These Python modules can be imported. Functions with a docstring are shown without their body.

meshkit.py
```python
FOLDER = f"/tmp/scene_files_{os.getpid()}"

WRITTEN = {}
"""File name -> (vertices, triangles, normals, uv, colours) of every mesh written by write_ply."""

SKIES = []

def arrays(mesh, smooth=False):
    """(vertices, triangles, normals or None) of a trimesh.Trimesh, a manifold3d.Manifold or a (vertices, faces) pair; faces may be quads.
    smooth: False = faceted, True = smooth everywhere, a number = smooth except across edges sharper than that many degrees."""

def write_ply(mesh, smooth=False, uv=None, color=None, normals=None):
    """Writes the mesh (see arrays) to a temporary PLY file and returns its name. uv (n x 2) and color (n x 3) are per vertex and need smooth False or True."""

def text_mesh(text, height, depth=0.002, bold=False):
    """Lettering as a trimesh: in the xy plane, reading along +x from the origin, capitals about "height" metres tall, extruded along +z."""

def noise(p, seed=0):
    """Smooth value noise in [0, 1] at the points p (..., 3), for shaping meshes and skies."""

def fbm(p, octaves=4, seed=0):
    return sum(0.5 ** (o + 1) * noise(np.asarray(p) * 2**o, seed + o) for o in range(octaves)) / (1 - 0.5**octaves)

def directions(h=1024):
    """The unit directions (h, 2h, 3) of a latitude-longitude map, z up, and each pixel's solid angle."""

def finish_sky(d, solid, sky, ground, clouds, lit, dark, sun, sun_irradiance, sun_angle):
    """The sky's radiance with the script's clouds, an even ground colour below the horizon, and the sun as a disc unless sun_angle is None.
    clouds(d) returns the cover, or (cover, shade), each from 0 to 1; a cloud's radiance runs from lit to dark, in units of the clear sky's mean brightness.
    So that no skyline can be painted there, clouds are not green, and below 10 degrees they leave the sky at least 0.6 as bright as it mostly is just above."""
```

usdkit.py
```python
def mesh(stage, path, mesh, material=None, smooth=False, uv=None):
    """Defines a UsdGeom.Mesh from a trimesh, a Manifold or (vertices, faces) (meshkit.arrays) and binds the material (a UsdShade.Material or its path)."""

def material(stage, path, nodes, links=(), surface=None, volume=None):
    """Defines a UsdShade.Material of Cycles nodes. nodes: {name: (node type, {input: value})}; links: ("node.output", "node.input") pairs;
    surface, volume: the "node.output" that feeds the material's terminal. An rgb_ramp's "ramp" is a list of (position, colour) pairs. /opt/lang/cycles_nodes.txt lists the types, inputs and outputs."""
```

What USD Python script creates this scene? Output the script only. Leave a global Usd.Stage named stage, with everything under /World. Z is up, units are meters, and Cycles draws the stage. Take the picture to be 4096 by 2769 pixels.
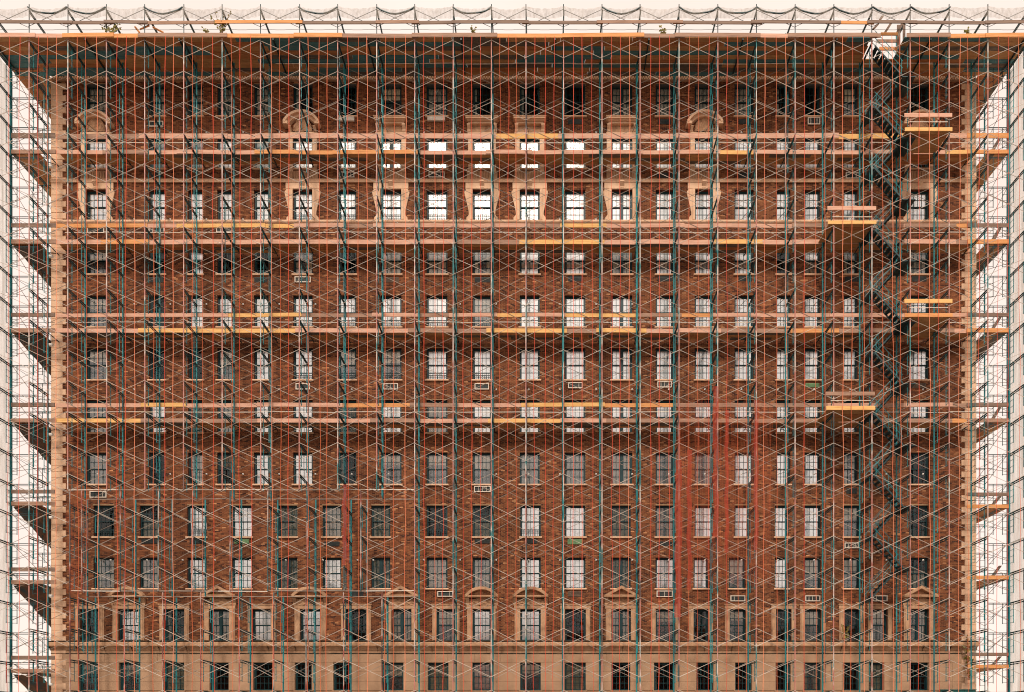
import math, random
import numpy as np
import trimesh
import usdkit, meshkit
from shapely.geometry import Polygon
from pxr import Usd, UsdGeom, UsdLux, UsdShade, Sdf, Gf, Vt

stage = Usd.Stage.CreateInMemory()
UsdGeom.SetStageUpAxis(stage, "Z")
UsdGeom.SetStageMetersPerUnit(stage, 1.0)
UsdGeom.Xform.Define(stage, "/World")
rng = random.Random(7)
nrng = np.random.default_rng(7)
T = Sdf.ValueTypeNames

# ------------------------------------------------------------------ camera, sky, sun, exposure
F_PX, CX, HY, DW, EYE = 2860.0, 2160.0, 2950.0, 42.0, 1.7      # focal length and vanishing point measured in the photograph; distance to the wall; eye height
cam = UsdGeom.Camera.Define(stage, "/World/camera")
cam.AddTranslateOp().Set(Gf.Vec3d(0, -DW, EYE))
cam.AddRotateXYZOp().Set(Gf.Vec3f(90, 0, 0))
cam.CreateHorizontalApertureAttr(36.0)
cam.CreateVerticalApertureAttr(36.0 * 692 / 1024)
cam.CreateFocalLengthAttr(36.0 * F_PX / 4096)
cam.CreateHorizontalApertureOffsetAttr((2048 - CX) * 36.0 / 4096)
cam.CreateVerticalApertureOffsetAttr((HY - 1384.5) * 36.0 / 4096)
cam.CreateClippingRangeAttr(Gf.Vec2f(0.1, 5000))
cam.CreateExposureAttr(1.25)

SUN_EL, SUN_AZ = math.radians(50), math.radians(186)             # azimuth clockwise from +Y: the light comes from behind the camera
sky_mat = usdkit.material(stage, "/World/Looks/sky_look", {
    "sky": ("sky_texture", {"sky_type": "single_scattering", "sun_disc": False, "sun_elevation": SUN_EL, "sun_rotation": SUN_AZ}),
    "tc": ("texture_coordinate", {}),
    "nz": ("noise_texture", {"scale": 2.2, "detail": 4, "roughness": 0.5}),
    "rmp": ("rgb_ramp", {"ramp": [(0.3, (4.3, 3.55, 3.02)), (0.7, (5.0, 4.25, 3.75))]}),
    "mx": ("mix_color", {"fac": 0.94}),
    "bg": ("background_shader", {"strength": 0.1}),
}, [("tc.generated", "nz.vector"), ("nz.fac", "rmp.fac"), ("sky.color", "mx.a"), ("rmp.color", "mx.b"), ("mx.result", "bg.color")], surface="bg.background")
dome = UsdLux.DomeLight.Define(stage, "/World/sky")
UsdShade.MaterialBindingAPI.Apply(dome.GetPrim()).Bind(sky_mat)
dome.GetPrim().SetCustomDataByKey("kind", "structure")
sun = UsdLux.DistantLight.Define(stage, "/World/sun")
sun.CreateIntensityAttr(0.4)
sun.CreateAngleAttr(14.0)
sun.CreateColorAttr(Gf.Vec3f(1.0, 0.9, 0.78))
sun.GetPrim().GetAttribute("inputs:normalize").Set(True) if sun.GetPrim().GetAttribute("inputs:normalize") else sun.CreateNormalizeAttr(True)
_d = Gf.Vec3d(math.sin(SUN_AZ) * math.cos(SUN_EL), math.cos(SUN_AZ) * math.cos(SUN_EL), math.sin(SUN_EL))
sun.AddTransformOp().Set(Gf.Matrix4d().SetRotate(Gf.Rotation(Gf.Vec3d(0, 0, 1), _d)))

# ------------------------------------------------------------------ helpers
def XA(x, D): return (x - CX) / F_PX * D
def ZA(y, D): return EYE + (HY - y) / F_PX * D
def XF(x): return XA(x, DW)
def ZF(y): return ZA(y, DW)

_used = {}
def child(parent, name):
    k = (parent, name); n = _used.get(k, 0); _used[k] = n + 1
    return f"{parent}/{name}" if n == 0 else f"{parent}/{name}_{n:03d}"

def put(parent, name, geo, mat, tone=None):
    """One Mesh prim: geo = (V, F) with F an (n,3) or (n,4) array or a list of polygons."""
    path = child(parent, name)
    V, F = geo
    m = UsdGeom.Mesh.Define(stage, path)
    m.CreatePointsAttr(Vt.Vec3fArray.FromNumpy(np.ascontiguousarray(V, dtype=np.float32)))
    if isinstance(F, np.ndarray):
        c = np.full(len(F), F.shape[1], np.int32); i = F.astype(np.int32).ravel()
    else:
        c = np.array([len(f) for f in F], np.int32); i = np.concatenate([np.asarray(f, np.int32) for f in F])
    m.CreateFaceVertexCountsAttr(Vt.IntArray.FromNumpy(c))
    m.CreateFaceVertexIndicesAttr(Vt.IntArray.FromNumpy(np.ascontiguousarray(i)))
    m.CreateSubdivisionSchemeAttr("none")
    if tone is not None:
        UsdGeom.PrimvarsAPI(m).CreatePrimvar("tone", T.FloatArray, "vertex").Set(Vt.FloatArray.FromNumpy(np.asarray(tone, np.float32)))
    UsdShade.MaterialBindingAPI.Apply(m.GetPrim()).Bind(mat)
    return path

def info(path, label=None, cat=None, group=None, kind=None):
    p = stage.GetPrimAtPath(path)
    for k, v in (("label", label), ("category", cat), ("group", group), ("kind", kind)):
        if v: p.SetCustomDataByKey(k, v)

def thing(name, label, cat, group=None, kind=None):
    path = child("/World", name)
    UsdGeom.Xform.Define(stage, path)
    info(path, label, cat, group, kind)
    return path

BOXF = [(0, 3, 2, 1), (4, 5, 6, 7), (0, 1, 5, 4), (1, 2, 6, 5), (2, 3, 7, 6), (3, 0, 4, 7)]
def box(x0, x1, y0, y1, z0, z1):
    V = [(x0, y0, z0), (x1, y0, z0), (x1, y1, z0), (x0, y1, z0), (x0, y0, z1), (x1, y0, z1), (x1, y1, z1), (x0, y1, z1)]
    return np.array(V, float), [list(f) for f in BOXF]

def bevbox(x0, x1, y0, y1, z0, z1, b=0.01):
    """A box whose front face (towards -Y) has chamfered edges."""
    V = [(x0, y1, z0), (x1, y1, z0), (x1, y1, z1), (x0, y1, z1), (x0, y0 + b, z0), (x1, y0 + b, z0), (x1, y0 + b, z1), (x0, y0 + b, z1),
         (x0 + b, y0, z0 + b), (x1 - b, y0, z0 + b), (x1 - b, y0, z1 - b), (x0 + b, y0, z1 - b)]
    F = [[0, 3, 2, 1], [0, 1, 5, 4], [1, 2, 6, 5], [2, 3, 7, 6], [3, 0, 4, 7], [4, 5, 9, 8], [5, 6, 10, 9], [6, 7, 11, 10], [7, 4, 8, 11], [8, 9, 10, 11]]
    return np.array(V, float), F

def join(geos):
    Vs, Fs, n = [], [], 0
    for V, F in geos:
        Vs.append(np.asarray(V, float)); Fs += [[int(i) + n for i in f] for f in F]; n += len(V)
    return np.vstack(Vs), Fs

def tube(pts, r, sides=6):
    p = np.asarray(pts, float); t = np.gradient(p, axis=0); t /= np.linalg.norm(t, axis=1, keepdims=True)
    up = np.array([0, 1.0, 0.05]) if abs(t[0][1]) < 0.9 else np.array([0.0, 0, 1])
    a = np.cross(t, up); a /= np.linalg.norm(a, axis=1, keepdims=True); b = np.cross(t, a)
    ang = np.arange(sides) * 2 * np.pi / sides
    V = (p[:, None] + r * (np.cos(ang)[None, :, None] * a[:, None] + np.sin(ang)[None, :, None] * b[:, None])).reshape(-1, 3)
    F = []
    for i in range(len(p) - 1):
        for j in range(sides):
            k = (j + 1) % sides
            F.append([i * sides + j, i * sides + k, (i + 1) * sides + k, (i + 1) * sides + j])
    F.append(list(range(sides))[::-1]); F.append([(len(p) - 1) * sides + j for j in range(sides)])
    return V, F

def bar(a, b, r, sides=6): return tube([a, b], r, sides)

def slab(poly, y0, y1):
    """A shapely polygon drawn in x-z, extruded from y0 (front) to y1."""
    m = trimesh.creation.extrude_polygon(poly, 1.0)
    v = np.array(m.vertices)
    V = np.stack([v[:, 0], y0 + (y1 - y0) * v[:, 2], v[:, 1]], 1)
    return V, [list(f) for f in np.array(m.faces)[:, ::-1]]

ONES = ["first", "second", "third", "fourth", "fifth", "sixth", "seventh", "eighth", "ninth", "tenth", "eleventh", "twelfth", "thirteenth", "fourteenth", "fifteenth", "sixteenth", "seventeenth", "eighteenth", "nineteenth", "twentieth"]
def nth(n):
    if n <= 20: return ONES[n - 1]
    if n == 30: return "thirtieth"
    tens = {2: "twenty", 3: "thirty"}[n // 10]
    return f"{tens}-{ONES[n % 10 - 1]}"

# ------------------------------------------------------------------ materials
def mat(name, nodes, links, surface="p.BSDF"):
    return usdkit.material(stage, f"/World/Looks/{name}", nodes, links, surface=surface)

def noisy(name, ramp, scale=(1, 1, 1), nscale=1.0, detail=4, rough=0.8, bump=0.0, metal=0.0, spec=0.3, bscale=None):
    """Colour from a noise in world position through a ramp, with optional fine relief."""
    n = {"g": ("geometry", {}), "mp": ("mapping", {"scale": scale}), "nz": ("noise_texture", {"scale": nscale, "detail": detail, "roughness": 0.6}),
         "rp": ("rgb_ramp", {"ramp": ramp}), "p": ("principled_bsdf", {"roughness": rough, "metallic": metal, "specular_ior_level": spec})}
    l = [("g.position", "mp.vector"), ("mp.vector", "nz.vector"), ("nz.fac", "rp.fac"), ("rp.color", "p.base_color")]
    if bump:
        n["n2"] = ("noise_texture", {"scale": bscale or nscale * 6, "detail": 5}); n["b"] = ("bump", {"strength": bump, "distance": 0.02})
        l += [("mp.vector", "n2.vector"), ("n2.fac", "b.height"), ("b.normal", "p.normal")]
    return mat(name, n, l)

M = {}
M["brick"] = mat("brick_look", {
    "at": ("attribute", {"attribute": "tone"}),
    "rp": ("rgb_ramp", {"ramp": [(0.0, (0.06, 0.024, 0.017)), (0.22, (0.11, 0.038, 0.019)), (0.55, (0.205, 0.070, 0.030)), (0.85, (0.28, 0.110, 0.048)), (1.0, (0.48, 0.23, 0.11))]}),
    "g": ("geometry", {}), "mp": ("mapping", {"scale": (0.5, 0.5, 0.22)}), "nz": ("noise_texture", {"scale": 0.9, "detail": 5, "roughness": 0.62}),
    "r2": ("rgb_ramp", {"ramp": [(0.28, (0.42, 0.41, 0.40)), (0.5, (0.95, 0.95, 0.95)), (0.75, (1.25, 1.18, 1.12))]}),
    "mx": ("mix_color", {"blend_type": "multiply", "fac": 1.0, "use_clamp_result": False}),
    "p": ("principled_bsdf", {"roughness": 0.88, "specular_ior_level": 0.2})},
    [("at.fac", "rp.fac"), ("g.position", "mp.vector"), ("mp.vector", "nz.vector"), ("nz.fac", "r2.fac"), ("rp.color", "mx.a"), ("r2.color", "mx.b"), ("mx.result", "p.base_color")])
M["mortar"] = noisy("mortar_look", [(0.3, (0.30, 0.18, 0.10)), (0.7, (0.46, 0.30, 0.17))], nscale=0.8, rough=0.95)
M["side_brick"] = mat("side_brick_look", {
    "g": ("geometry", {}), "mp": ("mapping", {"rotation": (0, 0, math.pi / 2)}),
    "sx": ("separate_xyz", {}), "cx": ("combine_xyz", {}),
    "bt": ("brick_texture", {"scale": 1.0, "brick_width": 0.22, "row_height": 0.0745, "mortar_size": 0.006, "color1": (0.30, 0.075, 0.035), "color2": (0.18, 0.05, 0.03), "mortar": (0.35, 0.22, 0.13)}),
    "p": ("principled_bsdf", {"roughness": 0.9})},
    [("g.position", "sx.vector"), ("sx.y", "cx.x"), ("sx.z", "cx.y"), ("cx.vector", "bt.vector"), ("bt.color", "p.base_color")])
M["stone"] = noisy("cream_stone_look", [(0.25, (0.46, 0.28, 0.17)), (0.5, (0.70, 0.45, 0.29)), (0.8, (0.78, 0.53, 0.36))], scale=(1, 1, 0.5), nscale=1.3, detail=6, rough=0.85, bump=0.3, bscale=14)
M["stone_worn"] = noisy("weathered_stone_look", [(0.25, (0.22, 0.12, 0.07)), (0.5, (0.45, 0.26, 0.15)), (0.8, (0.58, 0.36, 0.22))], scale=(1, 1, 0.6), nscale=3.0, detail=6, rough=0.9, bump=0.5, bscale=18)
M["base"] = noisy("limestone_look", [(0.25, (0.26, 0.155, 0.09)), (0.5, (0.38, 0.23, 0.14)), (0.8, (0.44, 0.275, 0.17))], scale=(0.7, 1, 0.35), nscale=1.0, detail=6, rough=0.85, bump=0.2, bscale=20)
M["ledge"] = noisy("dirty_ledge_look", [(0.3, (0.03, 0.025, 0.018)), (0.55, (0.12, 0.08, 0.05)), (0.8, (0.34, 0.20, 0.115))], scale=(1.0, 1, 1.5), nscale=2.2, detail=6, rough=0.9)
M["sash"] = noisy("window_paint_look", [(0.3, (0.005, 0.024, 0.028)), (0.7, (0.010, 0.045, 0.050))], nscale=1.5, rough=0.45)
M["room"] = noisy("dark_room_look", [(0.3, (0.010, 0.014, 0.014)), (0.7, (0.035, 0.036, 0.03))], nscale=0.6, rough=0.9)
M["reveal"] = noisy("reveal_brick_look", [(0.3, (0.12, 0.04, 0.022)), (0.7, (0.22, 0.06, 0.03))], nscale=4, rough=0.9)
def shade_mat(name, a, b, sc=(3.0, 1, 0.2), ns=2.5):
    n = {"g": ("geometry", {}), "mp": ("mapping", {"scale": sc}), "nz": ("noise_texture", {"scale": ns, "detail": 3}), "rp": ("rgb_ramp", {"ramp": [(0.3, a), (0.7, b)]}),
         "d": ("diffuse_bsdf", {}), "t": ("translucent_bsdf", {}), "m": ("mix_closure", {"fac": 0.03})}
    return mat(name, n, [("g.position", "mp.vector"), ("mp.vector", "nz.vector"), ("nz.fac", "rp.fac"), ("rp.color", "d.color"), ("rp.color", "t.color"), ("d.BSDF", "m.closure1"), ("t.BSDF", "m.closure2")], surface="m.closure")
M["white_shade"] = shade_mat("white_shade_look", (0.90, 0.88, 0.82), (0.94, 0.93, 0.89))
M["cream_shade"] = shade_mat("cream_shade_look", (0.80, 0.69, 0.52), (0.90, 0.82, 0.66))
M["curtain"] = shade_mat("curtain_look", (0.38, 0.30, 0.20), (0.78, 0.66, 0.48), sc=(14, 1, 0.1), ns=2.0)
M["grey_shade"] = shade_mat("grey_shade_look", (0.40, 0.40, 0.36), (0.58, 0.57, 0.52))
M["ochre_shade"] = shade_mat("ochre_shade_look", (0.42, 0.19, 0.07), (0.52, 0.26, 0.10))
M["green_shade"] = shade_mat("green_shade_look", (0.62, 0.66, 0.40), (0.78, 0.78, 0.54))
def glass(name, f0, tint=(1, 1, 1), rough=0.01):
    n = {"fr": ("fresnel", {"IOR": 1.5}), "ma": ("math", {"math_type": "maximum", "value2": f0}), "t": ("transparent_bsdf", {"color": tint}), "gl": ("glossy_bsdf", {"roughness": rough, "color": (0.95, 0.98, 0.98)}), "m": ("mix_closure", {})}
    return mat(name, n, [("fr.fac", "ma.value1"), ("ma.value", "m.fac"), ("t.BSDF", "m.closure1"), ("gl.BSDF", "m.closure2")], surface="m.closure")
M["glass_bright"] = glass("coated_glass_look", 0.70, (0.95, 0.97, 0.97), 0.18)
M["glass_mid"] = glass("mid_glass_look", 0.20, (0.95, 0.95, 0.92), 0.20)
M["glass_dark"] = glass("old_glass_look", 0.05, (0.8, 0.86, 0.84), 0.03)
# scaffold metal and timber
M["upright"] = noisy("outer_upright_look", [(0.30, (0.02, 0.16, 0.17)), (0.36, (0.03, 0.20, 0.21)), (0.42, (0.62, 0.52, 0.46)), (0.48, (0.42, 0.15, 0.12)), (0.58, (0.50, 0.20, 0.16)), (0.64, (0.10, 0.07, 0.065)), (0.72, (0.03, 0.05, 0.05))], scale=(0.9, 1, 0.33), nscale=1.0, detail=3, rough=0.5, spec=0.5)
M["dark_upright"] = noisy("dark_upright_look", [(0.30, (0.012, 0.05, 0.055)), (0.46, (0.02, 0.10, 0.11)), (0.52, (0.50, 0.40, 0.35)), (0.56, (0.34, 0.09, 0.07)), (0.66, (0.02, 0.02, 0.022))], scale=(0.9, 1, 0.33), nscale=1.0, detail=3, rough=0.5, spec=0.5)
M["inner"] = noisy("inner_upright_look", [(0.3, (0.008, 0.07, 0.085)), (0.5, (0.010, 0.19, 0.21)), (0.7, (0.03, 0.32, 0.34))], scale=(1.2, 1, 0.5), nscale=1.0, detail=3, rough=0.45, spec=0.5)
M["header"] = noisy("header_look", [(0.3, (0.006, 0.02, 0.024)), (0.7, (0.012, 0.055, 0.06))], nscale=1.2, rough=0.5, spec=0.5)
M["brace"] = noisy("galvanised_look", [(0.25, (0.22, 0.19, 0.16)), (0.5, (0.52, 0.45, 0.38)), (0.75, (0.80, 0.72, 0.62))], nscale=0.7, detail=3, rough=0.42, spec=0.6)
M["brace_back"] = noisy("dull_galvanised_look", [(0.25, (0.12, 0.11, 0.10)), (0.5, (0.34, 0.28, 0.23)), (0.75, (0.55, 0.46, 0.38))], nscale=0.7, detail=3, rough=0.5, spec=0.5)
M["rail"] = noisy("pale_pipe_look", [(0.3, (0.72, 0.62, 0.52)), (0.6, (0.85, 0.78, 0.68)), (0.78, (0.75, 0.60, 0.18))], scale=(0.35, 1, 1), nscale=0.8, rough=0.4, spec=0.5)
def wood(name, a, b, c):
    return noisy(name, [(0.28, a), (0.5, b), (0.75, c)], scale=(0.7, 6, 14), nscale=1.6, detail=6, rough=0.8, bump=0.15)
WOODS = [("bright yellow", wood("yellow_wood_look", (0.55, 0.29, 0.09), (0.70, 0.40, 0.14), (0.78, 0.48, 0.21))),
         ("orange brown", wood("orange_wood_look", (0.45, 0.18, 0.06), (0.62, 0.28, 0.10), (0.70, 0.35, 0.14))),
         ("pinkish tan", wood("tan_wood_look", (0.42, 0.22, 0.15), (0.58, 0.33, 0.23), (0.66, 0.40, 0.29))),
         ("weathered brown", wood("brown_wood_look", (0.19, 0.11, 0.075), (0.32, 0.19, 0.13), (0.42, 0.26, 0.18))),
         ("grey brown", wood("grey_wood_look", (0.13, 0.085, 0.065), (0.21, 0.14, 0.105), (0.29, 0.20, 0.15)))]
DECKW = [wood("deck_wood_look", (0.40, 0.20, 0.08), (0.55, 0.29, 0.125), (0.64, 0.36, 0.17)), wood("deck_wood_dark_look", (0.09, 0.08, 0.07), (0.17, 0.14, 0.11), (0.26, 0.20, 0.15)),
         wood("deck_wood_red_look", (0.34, 0.13, 0.05), (0.48, 0.20, 0.08), (0.55, 0.27, 0.12)), wood("deck_wood_teal_look", (0.05, 0.17, 0.20), (0.09, 0.23, 0.25), (0.18, 0.25, 0.24))]
CORDS = [noisy("orange_cord_look", [(0.3, (0.55, 0.08, 0.03)), (0.7, (0.72, 0.18, 0.07))], scale=(1, 1, 0.3), nscale=1, rough=0.7),
         noisy("red_cord_look", [(0.3, (0.55, 0.04, 0.02)), (0.7, (0.82, 0.11, 0.05))], scale=(1, 1, 0.3), nscale=1, rough=0.7),
         noisy("salmon_cord_look", [(0.3, (0.85, 0.18, 0.08)), (0.7, (0.95, 0.34, 0.18))], scale=(1, 1, 0.3), nscale=1, rough=0.7)]
def cloth(name, col_a, col_b, alpha, scale=(1, 1, 1), ns=2.0, trl=0.4):
    n = {"g": ("geometry", {}), "mp": ("mapping", {"scale": scale}), "nz": ("noise_texture", {"scale": ns, "detail": 4}), "rp": ("rgb_ramp", {"ramp": [(0.3, col_a), (0.7, col_b)]}),
         "d": ("diffuse_bsdf", {}), "t": ("translucent_bsdf", {}), "m": ("mix_closure", {"fac": trl}), "tr": ("transparent_bsdf", {}), "m2": ("mix_closure", {}),
         "n3": ("noise_texture", {"scale": ns * 1.7, "detail": 3}), "mr": ("map_range", {"from_min": 0.3, "from_max": 0.7, "to_min": alpha - 0.18, "to_max": alpha + 0.18, "clamp": True})}
    return mat(name, n, [("g.position", "mp.vector"), ("mp.vector", "nz.vector"), ("nz.fac", "rp.fac"), ("rp.color", "d.color"), ("rp.color", "t.color"), ("d.BSDF", "m.closure1"), ("t.BSDF", "m.closure2"),
        ("mp.vector", "n3.vector"), ("n3.fac", "mr.value"), ("mr.result", "m2.fac"), ("tr.BSDF", "m2.closure1"), ("m.closure", "m2.closure2")], surface="m2.closure")
M["net"] = cloth("grey_net_look", (0.22, 0.19, 0.16), (0.42, 0.37, 0.31), 0.36, scale=(2.2, 1, 1.0))
M["sheet"] = cloth("white_sheet_look", (0.70, 0.67, 0.62), (0.90, 0.88, 0.84), 0.70, scale=(1, 1.5, 0.15), trl=0.55)
M["red_net"] = cloth("red_net_look", (0.26, 0.06, 0.03), (0.50, 0.10, 0.04), 0.10, scale=(5.0, 1, 0.12), ns=1.6)
M["red_strap"] = cloth("red_strap_look", (0.42, 0.05, 0.04), (0.50, 0.09, 0.05), 0.50, scale=(8.0, 1, 0.4), ns=1.6)
M["vent_white"] = noisy("white_vent_look", [(0.3, (0.62, 0.52, 0.42)), (0.7, (0.8, 0.72, 0.62))], nscale=3, rough=0.6)
M["vent_dark"] = noisy("dark_vent_look", [(0.3, (0.012, 0.02, 0.02)), (0.7, (0.05, 0.05, 0.045))], nscale=3, rough=0.6)
M["vent_green"] = noisy("green_vent_look", [(0.3, (0.10, 0.22, 0.10)), (0.7, (0.22, 0.36, 0.18))], nscale=3, rough=0.6)
M["vent_brown"] = noisy("brown_vent_look", [(0.3, (0.08, 0.05, 0.035)), (0.7, (0.18, 0.12, 0.08))], nscale=3, rough=0.7)
M["leaf"] = noisy("weed_leaf_look", [(0.3, (0.05, 0.09, 0.02)), (0.7, (0.30, 0.22, 0.04))], nscale=9, rough=0.7)
M["stem"] = noisy("weed_stem_look", [(0.3, (0.10, 0.05, 0.025)), (0.7, (0.22, 0.13, 0.06))], nscale=6, rough=0.8)
M["lamp"] = noisy("white_housing_look", [(0.3, (0.75, 0.72, 0.66)), (0.7, (0.85, 0.82, 0.76))], nscale=5, rough=0.4)
M["added_sheet"] = noisy("added_sheet_look", [(0.35, (0.03, 0.05, 0.055)), (0.5, (0.09, 0.05, 0.03)), (0.7, (0.19, 0.085, 0.04))], scale=(1.2, 0.8, 0.5), nscale=1.4, rough=0.8)  # for the made-up sheets under the left side decks
M["hoard"] = noisy("green_hoarding_look", [(0.3, (0.01, 0.06, 0.055)), (0.7, (0.02, 0.11, 0.10))], nscale=1.5, rough=0.5)
M["asphalt"] = noisy("asphalt_look", [(0.3, (0.10, 0.10, 0.095)), (0.7, (0.14, 0.135, 0.125))], nscale=2, rough=0.9)
M["paving"] = noisy("paving_look", [(0.3, (0.38, 0.35, 0.31)), (0.7, (0.48, 0.44, 0.39))], nscale=1.2, rough=0.9)
M["roof"] = noisy("roof_look", [(0.3, (0.06, 0.06, 0.06)), (0.7, (0.10, 0.10, 0.09))], nscale=1, rough=0.9)

# ------------------------------------------------------------------ ground
p = put("/World", "street", box(-400, 400, -400, -6, -0.3, 0.0), M["asphalt"]); info(p, kind="structure")
p = put("/World", "sidewalk", box(-400, 400, -6, 400, -0.3, 0.13), M["paving"]); info(p, kind="structure")

# ------------------------------------------------------------------ far side of the avenue; unseen blocks added for reflections and less sky light
p = put("/World", "far_sidewalk", box(-400, 400, -400, -60, -0.2, 0.12), M["paving"]); info(p, kind="structure")
for xa, xb, h, side in ((-150, -52, 14, "left"), (-51.9, 47, 17, "middle"), (47.1, 150, 13, "right")):
    t = thing("added_opposite_building", f"added brown brick block across the avenue behind the viewer, the {side} one of three", "building", "added blocks across the avenue")
    put(t, "wall", box(xa, xb, -84, -64, 0.1, h), M["reveal"])
    put(t, "cornice", box(xa - 0.2, xb + 0.2, -84.2, -63.5, h + 0.003, h + 0.6), M["base"])
    g = [box(x, x + 1.3, -63.999, -63.93, z, z + 1.8) for z in np.arange(4, h - 2.5, 3.2) for x in np.arange(xa + 1.5, xb - 2.5, 3.1)]
    p = put(t, "window_panels", join(g), M["sash"]); info(p, kind="stuff")

# ------------------------------------------------------------------ the building
XL, XR = XF(209), XF(3901)
ZTOP = 40.3
COLS_A = [(345, 428), (597, 662), (753, 813), (869, 930), (1016, 1075), (1173, 1251), (1354, 1425), (1523, 1606), (1706, 1790), (1891, 1966), (2079, 2159), (2260, 2342), (2445, 2529), (2623, 2694), (2779, 2850), (2938, 3015), (3105, 3161), (3219, 3281), (3375, 3431), (3636, 3716)]
COLS_9 = [(374, 457), (559, 632), (749, 827), (927, 1009), (1112, 1190), (1290, 1365), (1485, 1561), (1706, 1790), (1891, 1964), (2081, 2163), (2259, 2342), (2445, 2523), (2622, 2700), (2778, 2853), (2938, 2997), (3099, 3154), (3217, 3283), (3373, 3439), (3636, 3713)]
COLS_10 = COLS_9[:13] + [(2774, 2833), (2915, 2981)] + COLS_9[15:]
COLS_11 = [(322, 401), (475, 557), (657, 740), (839, 919), (1010, 1086), (1202, 1284), (1383, 1467), (1567, 1647), (1747, 1821), (1891, 1964), (2081, 2163), (2260, 2343), (2445, 2523), (2622, 2700), (2773, 2833), (2917, 2982), (3102, 3164), (3217, 3283), (3373, 3435), (3488, 3549), (3636, 3713)]
COLS_12 = [(316, 394), (477, 557), (656, 738), (840, 916), (1014, 1094), (1180, 1248), (1334, 1403), (1530, 1614), (1712, 1794), (1890, 1964), (2081, 2163), (2259, 2343), (2446, 2521), (2616, 2698), (2785, 2853), (2940, 3007), (3102, 3162), (3214, 3283), (3370, 3437), (3474, 3535), (3638, 3713)]
# per window: W bright sky reflection over white shade, L cream shade, C curtain, T shade half down, t pale shade half down over bright glass, D dark, B blind, b blind in the lower half, G grey shade, O ochre, N green shade over dark, w bright one side; a trailing 2 = twin sashes, g = window guard
ROWS = [  # (top, bottom, columns, states, has a sill of its own)
    (337, 466, COLS_A, "G G G G G D D T G D D D G2 G G G D D T D".split(), True),
    (549, 676, COLS_A, "W G G W G W W W2 W W W W W2 W W W W W W D".split(), True),
    (761, 884, COLS_A, "W L W W W Wg Wg Lg Wg Wg W W W2 W W W W W W W".split(), False),
    (976, 1098, COLS_A, "T D t D D C D C C C L L C2 L L L D L C G".split(), True),
    (1182, 1309, COLS_A, "T D W W W Wg Wg Lg Lg Tg w W W2 W W W W W W W".split(), True),
    (1393, 1520, COLS_A, "T D D T w Wg Tg Tg Lg Lg w W W2 W W W W W W w".split(), True),
    (1600, 1731, COLS_A, "G L B G W W B L C L W W W2 W W W W W W L".split(), True),
    (1811, 1938, COLS_A, "G D C O w w D T T T G G C2 C C W W W C D".split(), True),
    (2022, 2148, COLS_9, "Dg b Wg L B C B Dg b Wg L B C L W W t T D".split(), True),
    (2231, 2354, COLS_10, "C C N N B2 N B2 C C N N B2 N L T L T T b".split(), True),
    (2438, 2564, COLS_11, "D w D C2 L w D C2 T L w D C2 T D T D T D T C2".split(), False),
    (2651, 2763, COLS_12, "T T B D D D D T B L T B D D D D D C D B D".split(), True)]
building = thing("brick_building", "tall red brick apartment block with cream stone trim behind scaffolding", "building")

ZB = ZF(2612)                    # top of the stone base
openings = []                    # (x0, x1, z0, z1) on the facade
for (yt, yb, cols, st, sill) in ROWS:
    for (a, b) in cols: openings.append((XF(a), XF(b), ZF(yb), ZF(yt)))

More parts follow.
